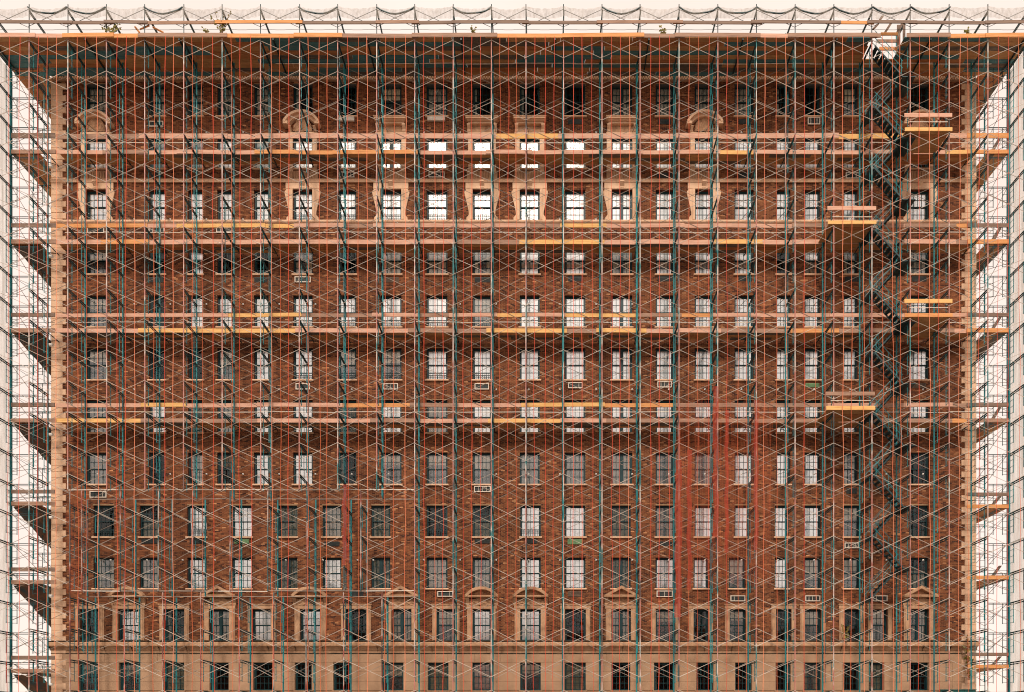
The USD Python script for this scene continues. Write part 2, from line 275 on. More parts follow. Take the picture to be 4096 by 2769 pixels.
def wall_mesh(y, zlo, zhi):
    """The plane of the wall at y between zlo and zhi, with the openings left out and their reveals."""
    V, F = [], []
    def q(x0, x1, z0, z1):
        if x1 - x0 < 1e-6 or z1 - z0 < 1e-6: return
        n = len(V); V.extend([(x0, y, z0), (x1, y, z0), (x1, y, z1), (x0, y, z1)]); F.append([n, n + 1, n + 2, n + 3])
    z = zhi
    for (yt, yb, cols, st, sill) in ROWS:
        zt, zb = ZF(yt), ZF(yb)
        if zt > zhi + 1e-6 or zb < zlo - 1e-6: continue
        q(XL, XR, zt, z)
        x = XL
        for (a, b) in cols:
            q(x, XF(a), zb, zt); x = XF(b)
        q(x, XR, zb, zt); z = zb
    q(XL, XR, zlo, z)
    return np.array(V), F
put(building, "wall", wall_mesh(0.0, ZB, ZTOP), M["mortar"])
put(building, "base_wall", wall_mesh(-0.02, 0.13, ZB), M["base"])
put(building, "side_wall", box(XL, XL + 0.3, 0.001, 24, 0.13, ZTOP - 0.01), M["side_brick"])
put(building, "side_wall", box(XR - 0.3, XR, 0.001, 24, 0.13, ZTOP - 0.01), M["side_brick"])
put(building, "rear_wall", box(XL + 0.3, XR - 0.3, 23.7, 24, 0.13, ZTOP - 0.01), M["side_brick"])
put(building, "roof", box(XL + 0.3, XR - 0.3, 0.001, 23.7, ZTOP - 0.3, ZTOP - 0.05), M["roof"])

# bricks: running bond, every brick its own block standing proud of the mortar
def quoin_spans():
    out, z, k = [], ZF(338), 0
    while z > 3.4:
        out.append((z - 0.338, z, k % 2 == 0)); z -= 0.345; k += 1
    return out
QUOINS = quoin_spans()
SURR = []                        # stone that covers brick: (x0, x1, z0, z1)
BRICK_H, PITCH, BL = 0.0625, 0.0745, 0.205
rowsz = np.arange(ZB + 0.02, ZTOP - 0.1, PITCH)
bx0, bx1, bz = [], [], []
for k, z in enumerate(rowsz):
    cuts = sorted((o[0], o[1]) for o in openings if o[2] < z + BRICK_H and o[3] > z)
    segs, x = [], XL + 0.05
    for a, b in cuts: segs.append((x, a)); x = b
    segs.append((x, XR - 0.05))
    off = (k % 2) * 0.5 * (BL + 0.012)
    for a, b in segs:
        i0 = math.floor((a - off) / (BL + 0.012)); i1 = math.ceil((b - off) / (BL + 0.012))
        e = off + np.arange(i0, i1 + 1) * (BL + 0.012)
        s0, s1 = np.maximum(e, a), np.minimum(e + BL, b)
        ok = s1 - s0 > 0.03
        bx0.append(s0[ok]); bx1.append(s1[ok]); bz.append(np.full(ok.sum(), z))
bx0, bx1, bz = np.concatenate(bx0), np.concatenate(bx1), np.concatenate(bz)
nb = len(bx0)
bz = bz + nrng.normal(0, 0.0015, nb)
by = -0.011 - nrng.random(nb) * 0.005
tone = np.clip(nrng.normal(0.52, 0.2, nb), 0, 1)
tone = np.where(nrng.random(nb) < 0.07, nrng.random(nb) * 0.15, tone)
def brick_geo(i):
    x0, x1, z0, y = bx0[i], bx1[i], bz[i], by[i]; z1 = z0 + BRICK_H; o = np.zeros(len(i))
    V = np.stack([np.stack(c, 1) for c in ((x0, y, z0), (x1, y, z0), (x1, y, z1), (x0, y, z1), (x0, o, z0), (x1, o, z0), (x1, o, z1), (x0, o, z1))], 1).reshape(-1, 3)
    f = np.array([(0, 1, 2, 3), (0, 4, 5, 1), (3, 2, 6, 7), (0, 3, 7, 4), (1, 5, 6, 2)])
    return V, (np.arange(len(i))[:, None, None] * 8 + f[None]).reshape(-1, 4)
near = np.argsort(np.hypot((bx0 - XF(2370)), (bz - ZF(2400)) * 1.4))[:300]
rest = np.setdiff1d(np.arange(nb), near)
p = put(building, "brickwork", brick_geo(rest), M["brick"], np.repeat(tone[rest], 8)); info(p, kind="stuff")
for i in near: put(building, "brick", brick_geo(np.array([i])), M["brick"], np.repeat(tone[i], 8))

# quoins
for side in (0, 1):
    for (z0, z1, long) in QUOINS:
        w = 0.84 if long else 0.64
        j = rng.uniform(-0.006, 0.006)
        x0, x1 = (XL - 0.03, XL + w) if side == 0 else (XR - w, XR + 0.03)
        put(building, "quoin", bevbox(x0, x1, -0.075 + j, 0.35, z0, z1, 0.018), M["stone"])

# courses of stone across the facade
def course(name, y0, y1, proj, mat_, n, prof=None, x0=None, x1=None):
    za, zb = ZF(y1), ZF(y0)
    edges = np.linspace(x0 if x0 is not None else XL - 0.04, x1 if x1 is not None else XR + 0.04, n + 1)
    for k in range(n):
        a, b = edges[k] + 0.004, edges[k + 1] - 0.004
        if prof == "round":
            ang = np.linspace(-math.pi / 2, math.pi / 2, 9); zc, r = (za + zb) / 2, (zb - za) / 2
            pr = [(0.0, za)] + [(-proj * math.cos(t) - 0.03, zc + r * math.sin(t)) for t in ang] + [(0.0, zb)]
        elif prof == "cornice":
            h = zb - za
            pr = [(0, za), (-0.05, za), (-0.05, za + 0.2 * h), (-0.10, za + 0.25 * h), (-0.14, za + 0.5 * h), (-proj, za + 0.62 * h), (-proj, za + 0.92 * h), (-proj + 0.05, zb), (0, zb + 0.03)]
        else:
            pr = [(0, za), (-proj, za), (-proj, za + 0.6 * (zb - za)), (-proj - 0.03, za + 0.7 * (zb - za)), (-proj - 0.03, zb), (0, zb + 0.01)]
        m = len(pr)
        V = np.array([(a, y, z) for y, z in pr] + [(b, y, z) for y, z in pr])
        F = [[i, i + m, (i + 1) % m + m, (i + 1) % m] for i in range(m)] + [list(range(m)), [i + m for i in range(m)][::-1]]
        put(building, name, (V, F), mat_)
course("belt_stone", 722, 733, 0.10, M["stone"], 36)
course("sill_course_stone", 884, 901, 0.16, M["stone"], 40, "round")
course("cornice_stone", 2570, 2612, 0.32, M["stone_worn"], 34, "cornice")
course("cornice_cap", 2566, 2569.5, 0.30, M["ledge"], 34)
course("band_stone", 2612.6, 2617, 0.06, M["ledge"], 34)
# ornamented frieze under the eaves
zf0, zf1 = ZF(328), ZF(306)
edges = np.linspace(XL, XR, 41)
for k in range(40):
    a, b = edges[k] + 0.003, edges[k + 1] - 0.003
    g = [box(a, b, -0.08, 0.1, zf0, zf1), box(a, b, -0.16, -0.08, zf1 - 0.07, zf1), box(a, b, -0.13, -0.08, zf0, zf0 + 0.06)]
    m = 9
    for j in range(m):
        c = a + (j + 0.5) * (b - a) / m
        g.append(bevbox(c - 0.045, c + 0.045, -0.12, -0.08, zf0 + 0.07, zf1 - 0.08, 0.015))
    put(building, "frieze_stone", join(g), M["stone_worn"])

# ashlar of the stone base, block by block round the openings
o12 = sorted((XF(a), XF(b)) for a, b in COLS_12)
zrow = [ZF(2651), ZF(2688), ZF(2726), ZF(2763), ZF(2800)]
piers, x = [], XL
for a, b in o12: piers.append((x, a)); x = b
piers.append((x, XR))
for (a, b) in piers:
    n = max(1, round((b - a) / 1.3))
    e = np.linspace(a, b, n + 1)
    for r in range(3):
        for k in range(n):
            sh = 0.0
            put(building, "base_stone", bevbox(e[k] + 0.004, e[k + 1] - 0.004, -0.055 - rng.random() * 0.004, 0.2, zrow[r + 1] + 0.004, zrow[r] - 0.004, 0.008), M["base"])
e = np.arange(XL, XR, 1.55)
for k in range(len(e)):
    b = min(e[k] + 1.55, XR)
    put(building, "base_stone", bevbox(e[k] + 0.004, b - 0.004, -0.055 - rng.random() * 0.004, 0.0, ZF(2651) + 0.004, ZF(2617) - 0.004, 0.008), M["base"])
    put(building, "base_stone", bevbox(e[k] + 0.004, b - 0.004, -0.055 - rng.random() * 0.004, 0.0, ZF(2800), ZF(2766) - 0.03, 0.008), M["base"])

# windows
def glazing(rects, y):
    V, F = [], []
    for (x0, x1, z0, z1) in rects:
        tx, tz = rng.gauss(0, 0.0035), rng.gauss(0, 0.0035)
        n = len(V)
        for (x, z) in ((x0, z0), (x1, z0), (x1, z1), (x0, z1)):
            V.append((x, y + tx * (x - (x0 + x1) / 2) + tz * (z - (z0 + z1) / 2), z))
        F.append([n, n + 1, n + 2, n + 3])
    return np.array(V), F

def drape(x0, x1, z0, z1, y, folds=True):
    n = max(8, int((x1 - x0) / 0.035)); xs = np.linspace(x0, x1, n + 1)
    ys = y + (0.02 * np.sin(np.arange(n + 1) * 1.9) + nrng.normal(0, 0.005, n + 1) if folds else np.zeros(n + 1))
    V = np.array([(x, yy, z0) for x, yy in zip(xs, ys)] + [(x, yy, z1) for x, yy in zip(xs, ys)])
    return V, [[i, i + 1, i + n + 2, i + n + 1] for i in range(n)]

def window(x0, x1, z0, z1, code, sill, stone_jamb):
    twin, guard = "2" in code, "g" in code
    c = code[0]
    path = child(building, "window"); UsdGeom.Xform.Define(stage, path)
    yr = 0.15
    # reveals
    V = np.array([(x0, -0.02, z0), (x0, yr, z0), (x0, yr, z1), (x0, -0.02, z1), (x1, -0.02, z0), (x1, yr, z0), (x1, yr, z1), (x1, -0.02, z1)])
    put(path, "reveal", (V, [[0, 1, 2, 3], [5, 4, 7, 6], [3, 2, 6, 7], [1, 0, 4, 5]]), M["base"] if stone_jamb else M["reveal"])
    fw = 0.065
    g = [box(x0, x0 + fw, yr - 0.03, yr + 0.10, z0, z1), box(x1 - fw, x1, yr - 0.03, yr + 0.10, z0, z1), box(x0 + fw, x1 - fw, yr - 0.03, yr + 0.10, z1 - fw, z1), box(x0 + fw, x1 - fw, yr - 0.03, yr + 0.10, z0, z0 + 0.05)]
    lights = [(x0 + fw, x1 - fw)]
    if twin:
        xm = (x0 + x1) / 2
        g.append(box(xm - 0.07, xm + 0.07, yr - 0.03, yr + 0.10, z0 + 0.05, z1 - fw))
        lights = [(x0 + fw, xm - 0.07), (xm + 0.07, x1 - fw)]
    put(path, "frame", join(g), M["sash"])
    zm = (z0 + z1) / 2 + 0.01
    up, lo, panes = [], [], []
    for (a, b) in lights:
        ncol = 2 if twin else (4 if x1 - x0 > 0.98 else 3)
        for (s, za, zb, yy) in ((up, zm - 0.02, z1 - fw, yr + 0.0), (lo, z0 + 0.05, zm + 0.03, yr + 0.045)):
            st = 0.045
            s += [box(a, a + st, yy, yy + 0.035, za, zb), box(b - st, b, yy, yy + 0.035, za, zb), box(a + st, b - st, yy, yy + 0.035, zb - st, zb), box(a + st, b - st, yy, yy + 0.035, za, za + st)]
            gx = np.linspace(a + st, b - st, ncol + 1); gz = np.linspace(za + st, zb - st, 3)
            for v in gx[1:-1]: s.append(box(v - 0.014, v + 0.014, yy, yy + 0.03, za + st, zb - st))
            s.append(box(a + st, b - st, yy + 0.002, yy + 0.028, gz[1] - 0.014, gz[1] + 0.014))
            for i in range(ncol):
                for j in range(2): panes.append((gx[i], gx[i + 1], gz[j], gz[j + 1], yy + 0.015))
    put(path, "upper_sash", join(up), M["sash"]); put(path, "lower_sash", join(lo), M["sash"])
    gm = M["glass_bright"] if c in "WwtLN" else M["glass_mid"] if c in "LGTC" else M["glass_dark"]
    gl = [glazing([q[:4]], q[4]) for q in panes]
    if window.pane_budget >= len(gl) and window.split_panes:
        for q in gl: put(path, "pane", q, gm)
        window.pane_budget -= len(gl)
    else:
        p = put(path, "glazing", join(gl), gm); info(p, kind="stuff")
    # the room behind
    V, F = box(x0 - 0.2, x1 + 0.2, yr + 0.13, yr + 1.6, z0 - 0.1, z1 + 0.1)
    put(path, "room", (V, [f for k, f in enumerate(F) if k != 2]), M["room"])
    yb = yr + 0.095
    zs = lambda t: z0 + (z1 - z0) * t
    if c == "W": put(path, "shade", drape(x0, x1, zs(rng.choice([0, 0, 0.0, 0.08])), z1, yb, False), M["white_shade"])
    elif c == "w":
        put(path, "curtain", drape(x0, x0 + 0.42 * (x1 - x0), z0, z1, yb), M["grey_shade"])
    elif c == "L": put(path, "shade", drape(x0, x1, zs(rng.choice([0, 0, 0.12])), z1, yb, False), M["cream_shade"])
    elif c == "G": put(path, "curtain", drape(x0, x1, z0, z1, yb), M["grey_shade"])
    elif c == "C":
        if rng.random() < 0.5: put(path, "curtain", drape(x0, x1, z0, z1, yb), M["curtain"])
        else:
            w = (x1 - x0) * rng.uniform(0.3, 0.42)
            put(path, "curtain", drape(x0, x0 + w, z0, z1, yb), M["curtain"]); put(path, "curtain", drape(x1 - w, x1, z0, z1, yb), M["curtain"])
    elif c in "Tt": put(path, "shade", drape(x0, x1, zs(rng.uniform(0.45, 0.68)), z1, yb, False), M["cream_shade"] if c == "T" else M["white_shade"])
    elif c == "O": put(path, "shade", drape(x0, x1, zs(0.6), z1, yb, False), M["ochre_shade"])
    elif c == "N": put(path, "shade", drape(x0, x1, zs(0.5), z1, yb, False), M["green_shade"])
    elif c in "Bb":
        zt = z1 if c == "B" else zs(0.62)
        n = int((zt - z0) / 0.05)
        g = [(np.array([(x0, yb - 0.012, z0 + k * 0.05), (x1, yb - 0.012, z0 + k * 0.05), (x1, yb + 0.016, z0 + k * 0.05 + 0.04), (x0, yb + 0.016, z0 + k * 0.05 + 0.04)]), [[0, 1, 2, 3]]) for k in range(n)]
        p = put(path, "blind_slats", join(g), M["cream_shade"]); info(p, kind="stuff")
    elif c == "D" and rng.random() < 0.4:
        w = (x1 - x0) * rng.uniform(0.15, 0.3); put(path, "curtain", drape(x0, x0 + w, z0, z1, yb), M["grey_shade"])
    if sill:
        put(path, "sill", bevbox(x0 - 0.07, x1 + 0.07, -0.10, yr - 0.03, z0 - 0.085, z0 + 0.002, 0.012), M["stone"] if not stone_jamb else M["base"])
    if guard:
        zt = z0 + 0.42
        g = [box(x0 + 0.02, x1 - 0.02, 0.06, 0.085, zt - 0.02, zt), box(x0 + 0.02, x1 - 0.02, 0.06, 0.085, zt - 0.13, zt - 0.11), box(x0 + 0.02, x1 - 0.02, 0.06, 0.085, z0 + 0.05, z0 + 0.07)]
        for v in np.linspace(x0 + 0.06, x1 - 0.06, 9): g.append(box(v - 0.009, v + 0.009, 0.063, 0.082, z0 + 0.02, zt - 0.02))
        put(path, "window_guard", join(g), M["sash"])
    return path
window.pane_budget = 300; window.split_panes = False

WIN = {}
for r, (yt, yb, cols, st, sill) in enumerate(ROWS):
    assert len(cols) == len(st), (r, len(cols), len(st))
    window.split_panes = r in (10, 11)
    for k, ((a, b), s) in enumerate(zip(cols, st)):
        WIN[(r, k)] = window(XF(a), XF(b), ZF(yb), ZF(yt), s, sill, r == 11)

# stone surrounds --------------------------------------------------
def arc_ring(cx, zc, r0, r1, t0, t1, n=18):
    a = np.linspace(t0, t1, n + 1)
    return Polygon([(cx + r1 * math.cos(t), zc + r1 * math.sin(t)) for t in a] + [(cx + r0 * math.cos(t), zc + r0 * math.sin(t)) for t in a[::-1]])

def carved(cx, z0, w, h, y, seed):
    """A carved relief: a half disc whose surface is displaced by noise and swirls."""
    n, m = 22, 12
    V, F = [], []
    for i in range(n + 1):
        u = -1 + 2 * i / n
        for j in range(m + 1):
            v = j / m; hh = h * math.sqrt(max(0.0, 1 - u * u)) * v
            d = 0.06 * (0.5 + 0.5 * math.sin(9 * u + seed) * math.cos(8 * v + 2 * u)) + 0.04 * rng.random()
            V.append((cx + u * w / 2, y - d, z0 + hh))
    for i in range(n):
        for j in range(m):
            k = i * (m + 1) + j; F.append([k, k + m + 1, k + m + 2, k + 1])
    return np.array(V), F

def console(x, z0, z1, w, mat_):
    h = z1 - z0
    pr = [(-0.02, z0), (-0.08, z0), (-0.12, z0 + 0.12 * h), (-0.10, z0 + 0.35 * h), (-0.18, z0 + 0.6 * h), (-0.26, z0 + 0.8 * h), (-0.26, z1), (-0.02, z1)]
    m = len(pr)
    V = np.array([(x - w / 2, y, z) for y, z in pr] + [(x + w / 2, y, z) for y, z in pr])
    return V, [[i, i + m, (i + 1) % m + m, (i + 1) % m] for i in range(m)] + [list(range(m)), [i + m for i in range(m)][::-1]]

S = 42.0 / F_PX
for (k, kind) in ((0, "arch"), (5, "arch"), (7, "flat"), (9, "flat"), (10, "flat"), (12, "flat"), (14, "arch"), (19, "arch")):
    a, b = COLS_A[k]; cx = XF((a + b) / 2); x0, x1 = XF(a), XF(b)
    w2 = WIN[(1, k)]; w3 = WIN[(2, k)]
    # second storey from the top: plain stone jambs and a pediment
    for (u, v) in ((x0 - 0.27, x0), (x1, x1 + 0.27)):
        put(w2, "jamb_stone", bevbox(u, v, -0.09, 0.05, ZF(690), ZF(533), 0.02), M["stone"])
    put(w2, "lintel_stone", bevbox(x0 - 0.30, x1 + 0.30, -0.10, 0.0, ZF(548.5), ZF(533), 0.015), M["stone"])
    if kind == "arch":
        half, rise = 72 * S, 44 * S
        zs_ = ZF(506); R = (half * half + rise * rise) / (2 * rise); zc = zs_ + rise - R; t = math.asin(half / R)
        put(w2, "pediment_arch", join([slab(arc_ring(cx, zc, R - 0.13, R, math.pi / 2 - t, math.pi / 2 + t), -0.42, 0.0), slab(arc_ring(cx, zc, R - 0.27, R - 0.132, math.pi / 2 - t, math.pi / 2 + t), -0.26, 0.0)]), M["stone"])
        for s in (-1, 1):
            put(w2, "pediment_return", bevbox(cx + s * half - 0.28 * (s > 0) - 0.0, cx + s * half + 0.28 * (s < 0), -0.40, 0.0, zs_ - 0.16, zs_ + 0.02, 0.02), M["stone"])
            put(w2, "console", console(cx + s * (half - 0.33), ZF(532), zs_ - 0.16, 0.16, M["stone"]), M["stone"])
        put(w2, "carved_tympanum", carved(cx, ZF(532), 1.15, 0.80, -0.06, k), M["stone_worn"])
    else:
        hw = 66 * S
        g = []
        for (ya, yb, ex, pj) in ((487, 490, 0.0, 0.46), (490.2, 497, -0.04, 0.42), (497.2, 501, -0.10, 0.34), (501.2, 508, -0.17, 0.25)):
            g.append(bevbox(cx - hw - ex, cx + hw + ex, -pj, 0.0, ZF(yb), ZF(ya), 0.01))
        put(w2, "flat_pediment", join(g), M["stone"])
        put(w2, "frieze_panel", bevbox(cx - hw + 0.25, cx + hw - 0.25, -0.07, 0.0, ZF(532.5), ZF(508.5), 0.02), M["stone_worn"])
        for s in (-1, 1): put(w2, "console", console(cx + s * (hw - 0.20), ZF(532), ZF(508.5), 0.20, M["stone"]), M["stone"])
    # apron with flutes between the storeys
    g = [bevbox(cx - 0.90, cx + 0.90, -0.06, 0.0, ZF(722), ZF(686), 0.015)]
    for v in np.linspace(-0.62, 0.62, 9): g.append(bevbox(cx + v - 0.045, cx + v + 0.045, -0.12, -0.06, ZF(720), ZF(692), 0.02))
    put(w2, "fluted_apron", join(g), M["stone_worn"])
    # third storey: eared architrave with scrolled jambs and a keystone bracket
    put(w3, "architrave", bevbox(x0 - 0.42, x1 + 0.42, -0.10, 0.0, ZF(760.5), ZF(735), 0.02), M["stone"])
    for s, xe in ((-1, x0), (1, x1)):
        pts = [(0, 761), (-27, 761), (-27, 766), (-31, 768), (-33, 774), (-31, 784), (-26, 805), (-20, 830), (-16, 850), (-15, 862), (-19, 869), (-24, 873), (-25, 878), (-25, 884), (0, 884)]
        poly = Polygon([(xe - s * dx * -1 * S if False else xe + (-s) * (-dx) * S * -1, ZF(y)) for dx, y in pts]) if False else Polygon([(xe + s * (-dx) * S, ZF(y)) for dx, y in pts])
        put(w3, "scroll_jamb", slab(poly, -0.09, 0.0), M["stone"])
        put(w3, "jamb_moulding", bevbox(min(xe, xe + s * 0.16), max(xe, xe + s * 0.16), -0.125, -0.09, ZF(884), ZF(761), 0.012), M["stone"])
    put(w3, "keystone", console(cx, ZF(757), ZF(733.5), 0.24, M["stone"]), M["stone"])

for k, kind in enumerate("p s p t p s p t p s s p t p p p p p p p t".split()):
    a, b = COLS_11[k]; cx = XF((a + b) / 2); x0, x1 = XF(a), XF(b); w = WIN[(10, k)]
    jw = 0.26 if kind == "p" else 0.33
    zt = ZF(2438)
    for (u, v) in ((x0 - jw, x0), (x1, x1 + jw)):
        put(w, "jamb_stone", join([bevbox(u, v, -0.09, 0.03, ZF(2564), zt, 0.02), bevbox(u + 0.06 * (v == x0) + 0.0, v - 0.06 * (v != x0), -0.125, -0.09, ZF(2563), zt, 0.015)]), M["stone_worn"])
    put(w, "head_stone", bevbox(x0 - jw - 0.03, x1 + jw + 0.03, -0.11, 0.0, zt + 0.002, zt + 0.23, 0.02), M["stone_worn"])
    if kind == "p":
        put(w, "head_moulding", bevbox(x0 - jw - 0.06, x1 + jw + 0.06, -0.15, 0.0, zt + 0.232, zt + 0.30, 0.02), M["stone_worn"])
    else:
        put(w, "carved_panel", carved(cx, zt + 0.24, (x1 - x0) + 0.5, 0.42, -0.08, k), M["stone_worn"])
        put(w, "panel_back", bevbox(x0 - 0.28, x1 + 0.28, -0.08, 0.0, zt + 0.232, zt + 0.62, 0.02), M["stone_worn"])
        for s, xe in ((-1, x0), (1, x1)): put(w, "console", console(xe + s * 0.30, zt + 0.20, zt + 0.66, 0.2, M["stone_worn"]), M["stone_worn"])
        hw = (x1 - x0) / 2 + 0.44; zc0 = zt + 0.66
        put(w, "pediment_shelf", bevbox(cx - hw, cx + hw, -0.36, 0.0, zc0, zc0 + 0.11, 0.02), M["stone_worn"])
        if kind == "s":
            rise = 0.50; R = (hw * hw + rise * rise) / (2 * rise); zc = zc0 + 0.11 + rise - R; t = math.asin(hw / R)
            put(w, "pediment_arch", slab(arc_ring(cx, zc, R - 0.16, R, math.pi / 2 - t, math.pi / 2 + t), -0.38, 0.0), M["stone_worn"])
            put(w, "tympanum", carved(cx, zc0 + 0.11, hw * 1.6, 0.36, -0.03, k), M["stone_worn"])
        else:
            rise = 0.56
            tri = Polygon([(cx - hw, zc0 + 0.112), (cx + hw, zc0 + 0.112), (cx, zc0 + 0.112 + rise)])
            inner = Polygon([(cx - hw + 0.34, zc0 + 0.14), (cx + hw - 0.34, zc0 + 0.14), (cx, zc0 + 0.112 + rise - 0.17)])
            put(w, "pediment_gable", slab(tri.difference(inner), -0.36, 0.0), M["stone_worn"])
            put(w, "tympanum", slab(inner, -0.10, 0.0), M["stone_worn"])

# vents and air conditioners in the wall: (x0, x1, y0, y1, kind)
VENTS = [(597, 655, 488, 510, "w"), (1356, 1418, 472, 489, "s"), (1710, 1781, 471, 488, "s"), (2271, 2330, 477, 500, "d"), (2631, 2685, 477, 500, "d"), (2953, 3004, 477, 499, "d"), (3230, 3279, 472, 501, "w"),
    (379, 414, 700, 718, "d"), (1356, 1418, 690, 713, "w"), (1715, 1779, 690, 713, "w"), (2627, 2690, 690, 714, "d"), (2953, 3004, 690, 714, "d"), (3382, 3437, 692, 717, "w"), (616, 652, 690, 712, "d"),
    (352, 419, 913, 935, "w"), (597, 660, 913, 935, "w"), (867, 931, 913, 933, "w"),
    (597, 656, 1109, 1132, "d"), (1016, 1071, 1109, 1132, "d"), (1180, 1244, 1109, 1132, "w"), (1536, 1597, 1109, 1132, "b"), (1898, 1962, 1109, 1132, "d"), (2271, 2333, 1104, 1128, "d"), (2630, 2692, 1104, 1128, "d"), (2953, 3008, 1104, 1128, "d"), (3377, 3435, 1106, 1129, "d"), (3645, 3707, 1105, 1129, "d"),
    (1184, 1241, 1536, 1560, "w"), (1534, 1593, 1536, 1560, "w"), (1899, 1956, 1536, 1560, "w"), (2272, 2330, 1532, 1555, "w"), (2629, 2687, 1528, 1552, "w"), (3220, 3278, 1533, 1552, "g"), (3642, 3704, 1532, 1555, "b"),
    (1897, 1963, 1946, 1970, "w"), (361, 428, 1966, 1992, "w"), (3383, 3429, 1952, 1977, "d"),
    (565, 632, 2156, 2177, "d"), (758, 818, 2156, 2177, "d"), (937, 998, 2156, 2177, "g"), (1296, 1360, 2166, 2186, "d"), (1897, 1961, 2156, 2177, "d"), (2104, 2151, 2156, 2177, "d"), (2269, 2332, 2156, 2179, "g"), (2628, 2689, 2166, 2186, "d"), (3377, 3435, 2172, 2194, "w"),
    (1399, 1455, 2364, 2389, "d"), (1750, 1813, 2366, 2388, "w"), (2270, 2332, 2364, 2389, "b"), (2626, 2690, 2364, 2389, "w"), (2921, 2980, 2383, 2406, "w"), (3220, 3279, 2383, 2406, "w"), (3491, 3548, 2383, 2406, "w")]
for (a, b, c, d, kd) in VENTS:
    x0, x1, z0, z1 = XF(a), XF(b), ZF(d), ZF(c)
    path = child(building, "wall_vent"); UsdGeom.Xform.Define(stage, path)
    if kd == "s":
        put(path, "cover_panel", bevbox(x0, x1, -0.12, 0.0, z0, z1, 0.02), M["vent_white"]); continue
    body = {"w": M["vent_dark"], "d": M["vent_dark"], "g": M["vent_green"], "b": M["vent_brown"]}[kd]
    put(path, "housing", bevbox(x0 + 0.02, x1 - 0.02, -0.03, 0.0, z0 + 0.02, z1 - 0.02, 0.004), body)
    if kd == "w":
        t = 0.045
        put(path, "frame", join([box(x0, x1, -0.07, -0.005, z1 - t, z1), box(x0, x1, -0.07, -0.005, z0, z0 + t), box(x0, x0 + t, -0.07, -0.005, z0 + t, z1 - t), box(x1 - t, x1, -0.07, -0.005, z0 + t, z1 - t)]), M["vent_white"])
        for v in np.linspace(x0, x1, 5)[1:-1]: put(path, "slat", box(v - 0.01, v + 0.01, -0.055, -0.028, z0 + t, z1 - t), M["vent_white"] if rng.random() < 0.5 else M["sash"])
    else:
        for v in np.linspace(z0, z1, 6)[1:-1]: put(path, "slat", box(x0 + 0.03, x1 - 0.03, -0.045, -0.028, v - 0.012, v + 0.012), body)

# ------------------------------------------------------------------ scaffold
DO, DI = 39.5, 41.02             # outer and inner rows of uprights
YO, YI = DO - DW, DI - DW
LIFT = [41 + 123.7 * k for k in range(25)]
LZ = [ZA(y, DO) for y in LIFT]
BR_H = 0.98
POSTS = [-40, 116, 271, 427, 580, 734, 889, 1043, 1197, 1351, 1507, 1658, 1812, 1965, 2103, 2254, 2408, 2561, 2716, 2870, 3025, 3180, 3334, 3488, 3641, 3797, 3951, 4110]
PB = [280, 327, 481, 633, 770, 920, 1071, 1229, 1376, 1443, 1594]
PC = [280, 314, 497, 650, 802, 957, 1094, 1225, 1375, 1528, 1658]
Z_TIP = ZA(18, DO)
Z_AB, Z_BC = ZA(1958, DO), ZA(2364, DO)
DECKS = [(537, 557, 577, 603, 619), (897, 913, 935, 961, 979), (1255, 1270, 1294, 1316, 1333), (1614, 1630, 1652, 1676, 1692)]   # guard board, rail, toe board at D 41.1
DK = 41.1
DECKZ = [ZA(d[4], DK) for d in DECKS]

def brace_geo(xa, za, xb, zb, y):
    j = lambda: rng.uniform(-0.025, 0.025)
    return bar((xa, y, za + j()), (xb, y, zb + j()), 0.0125, 5)

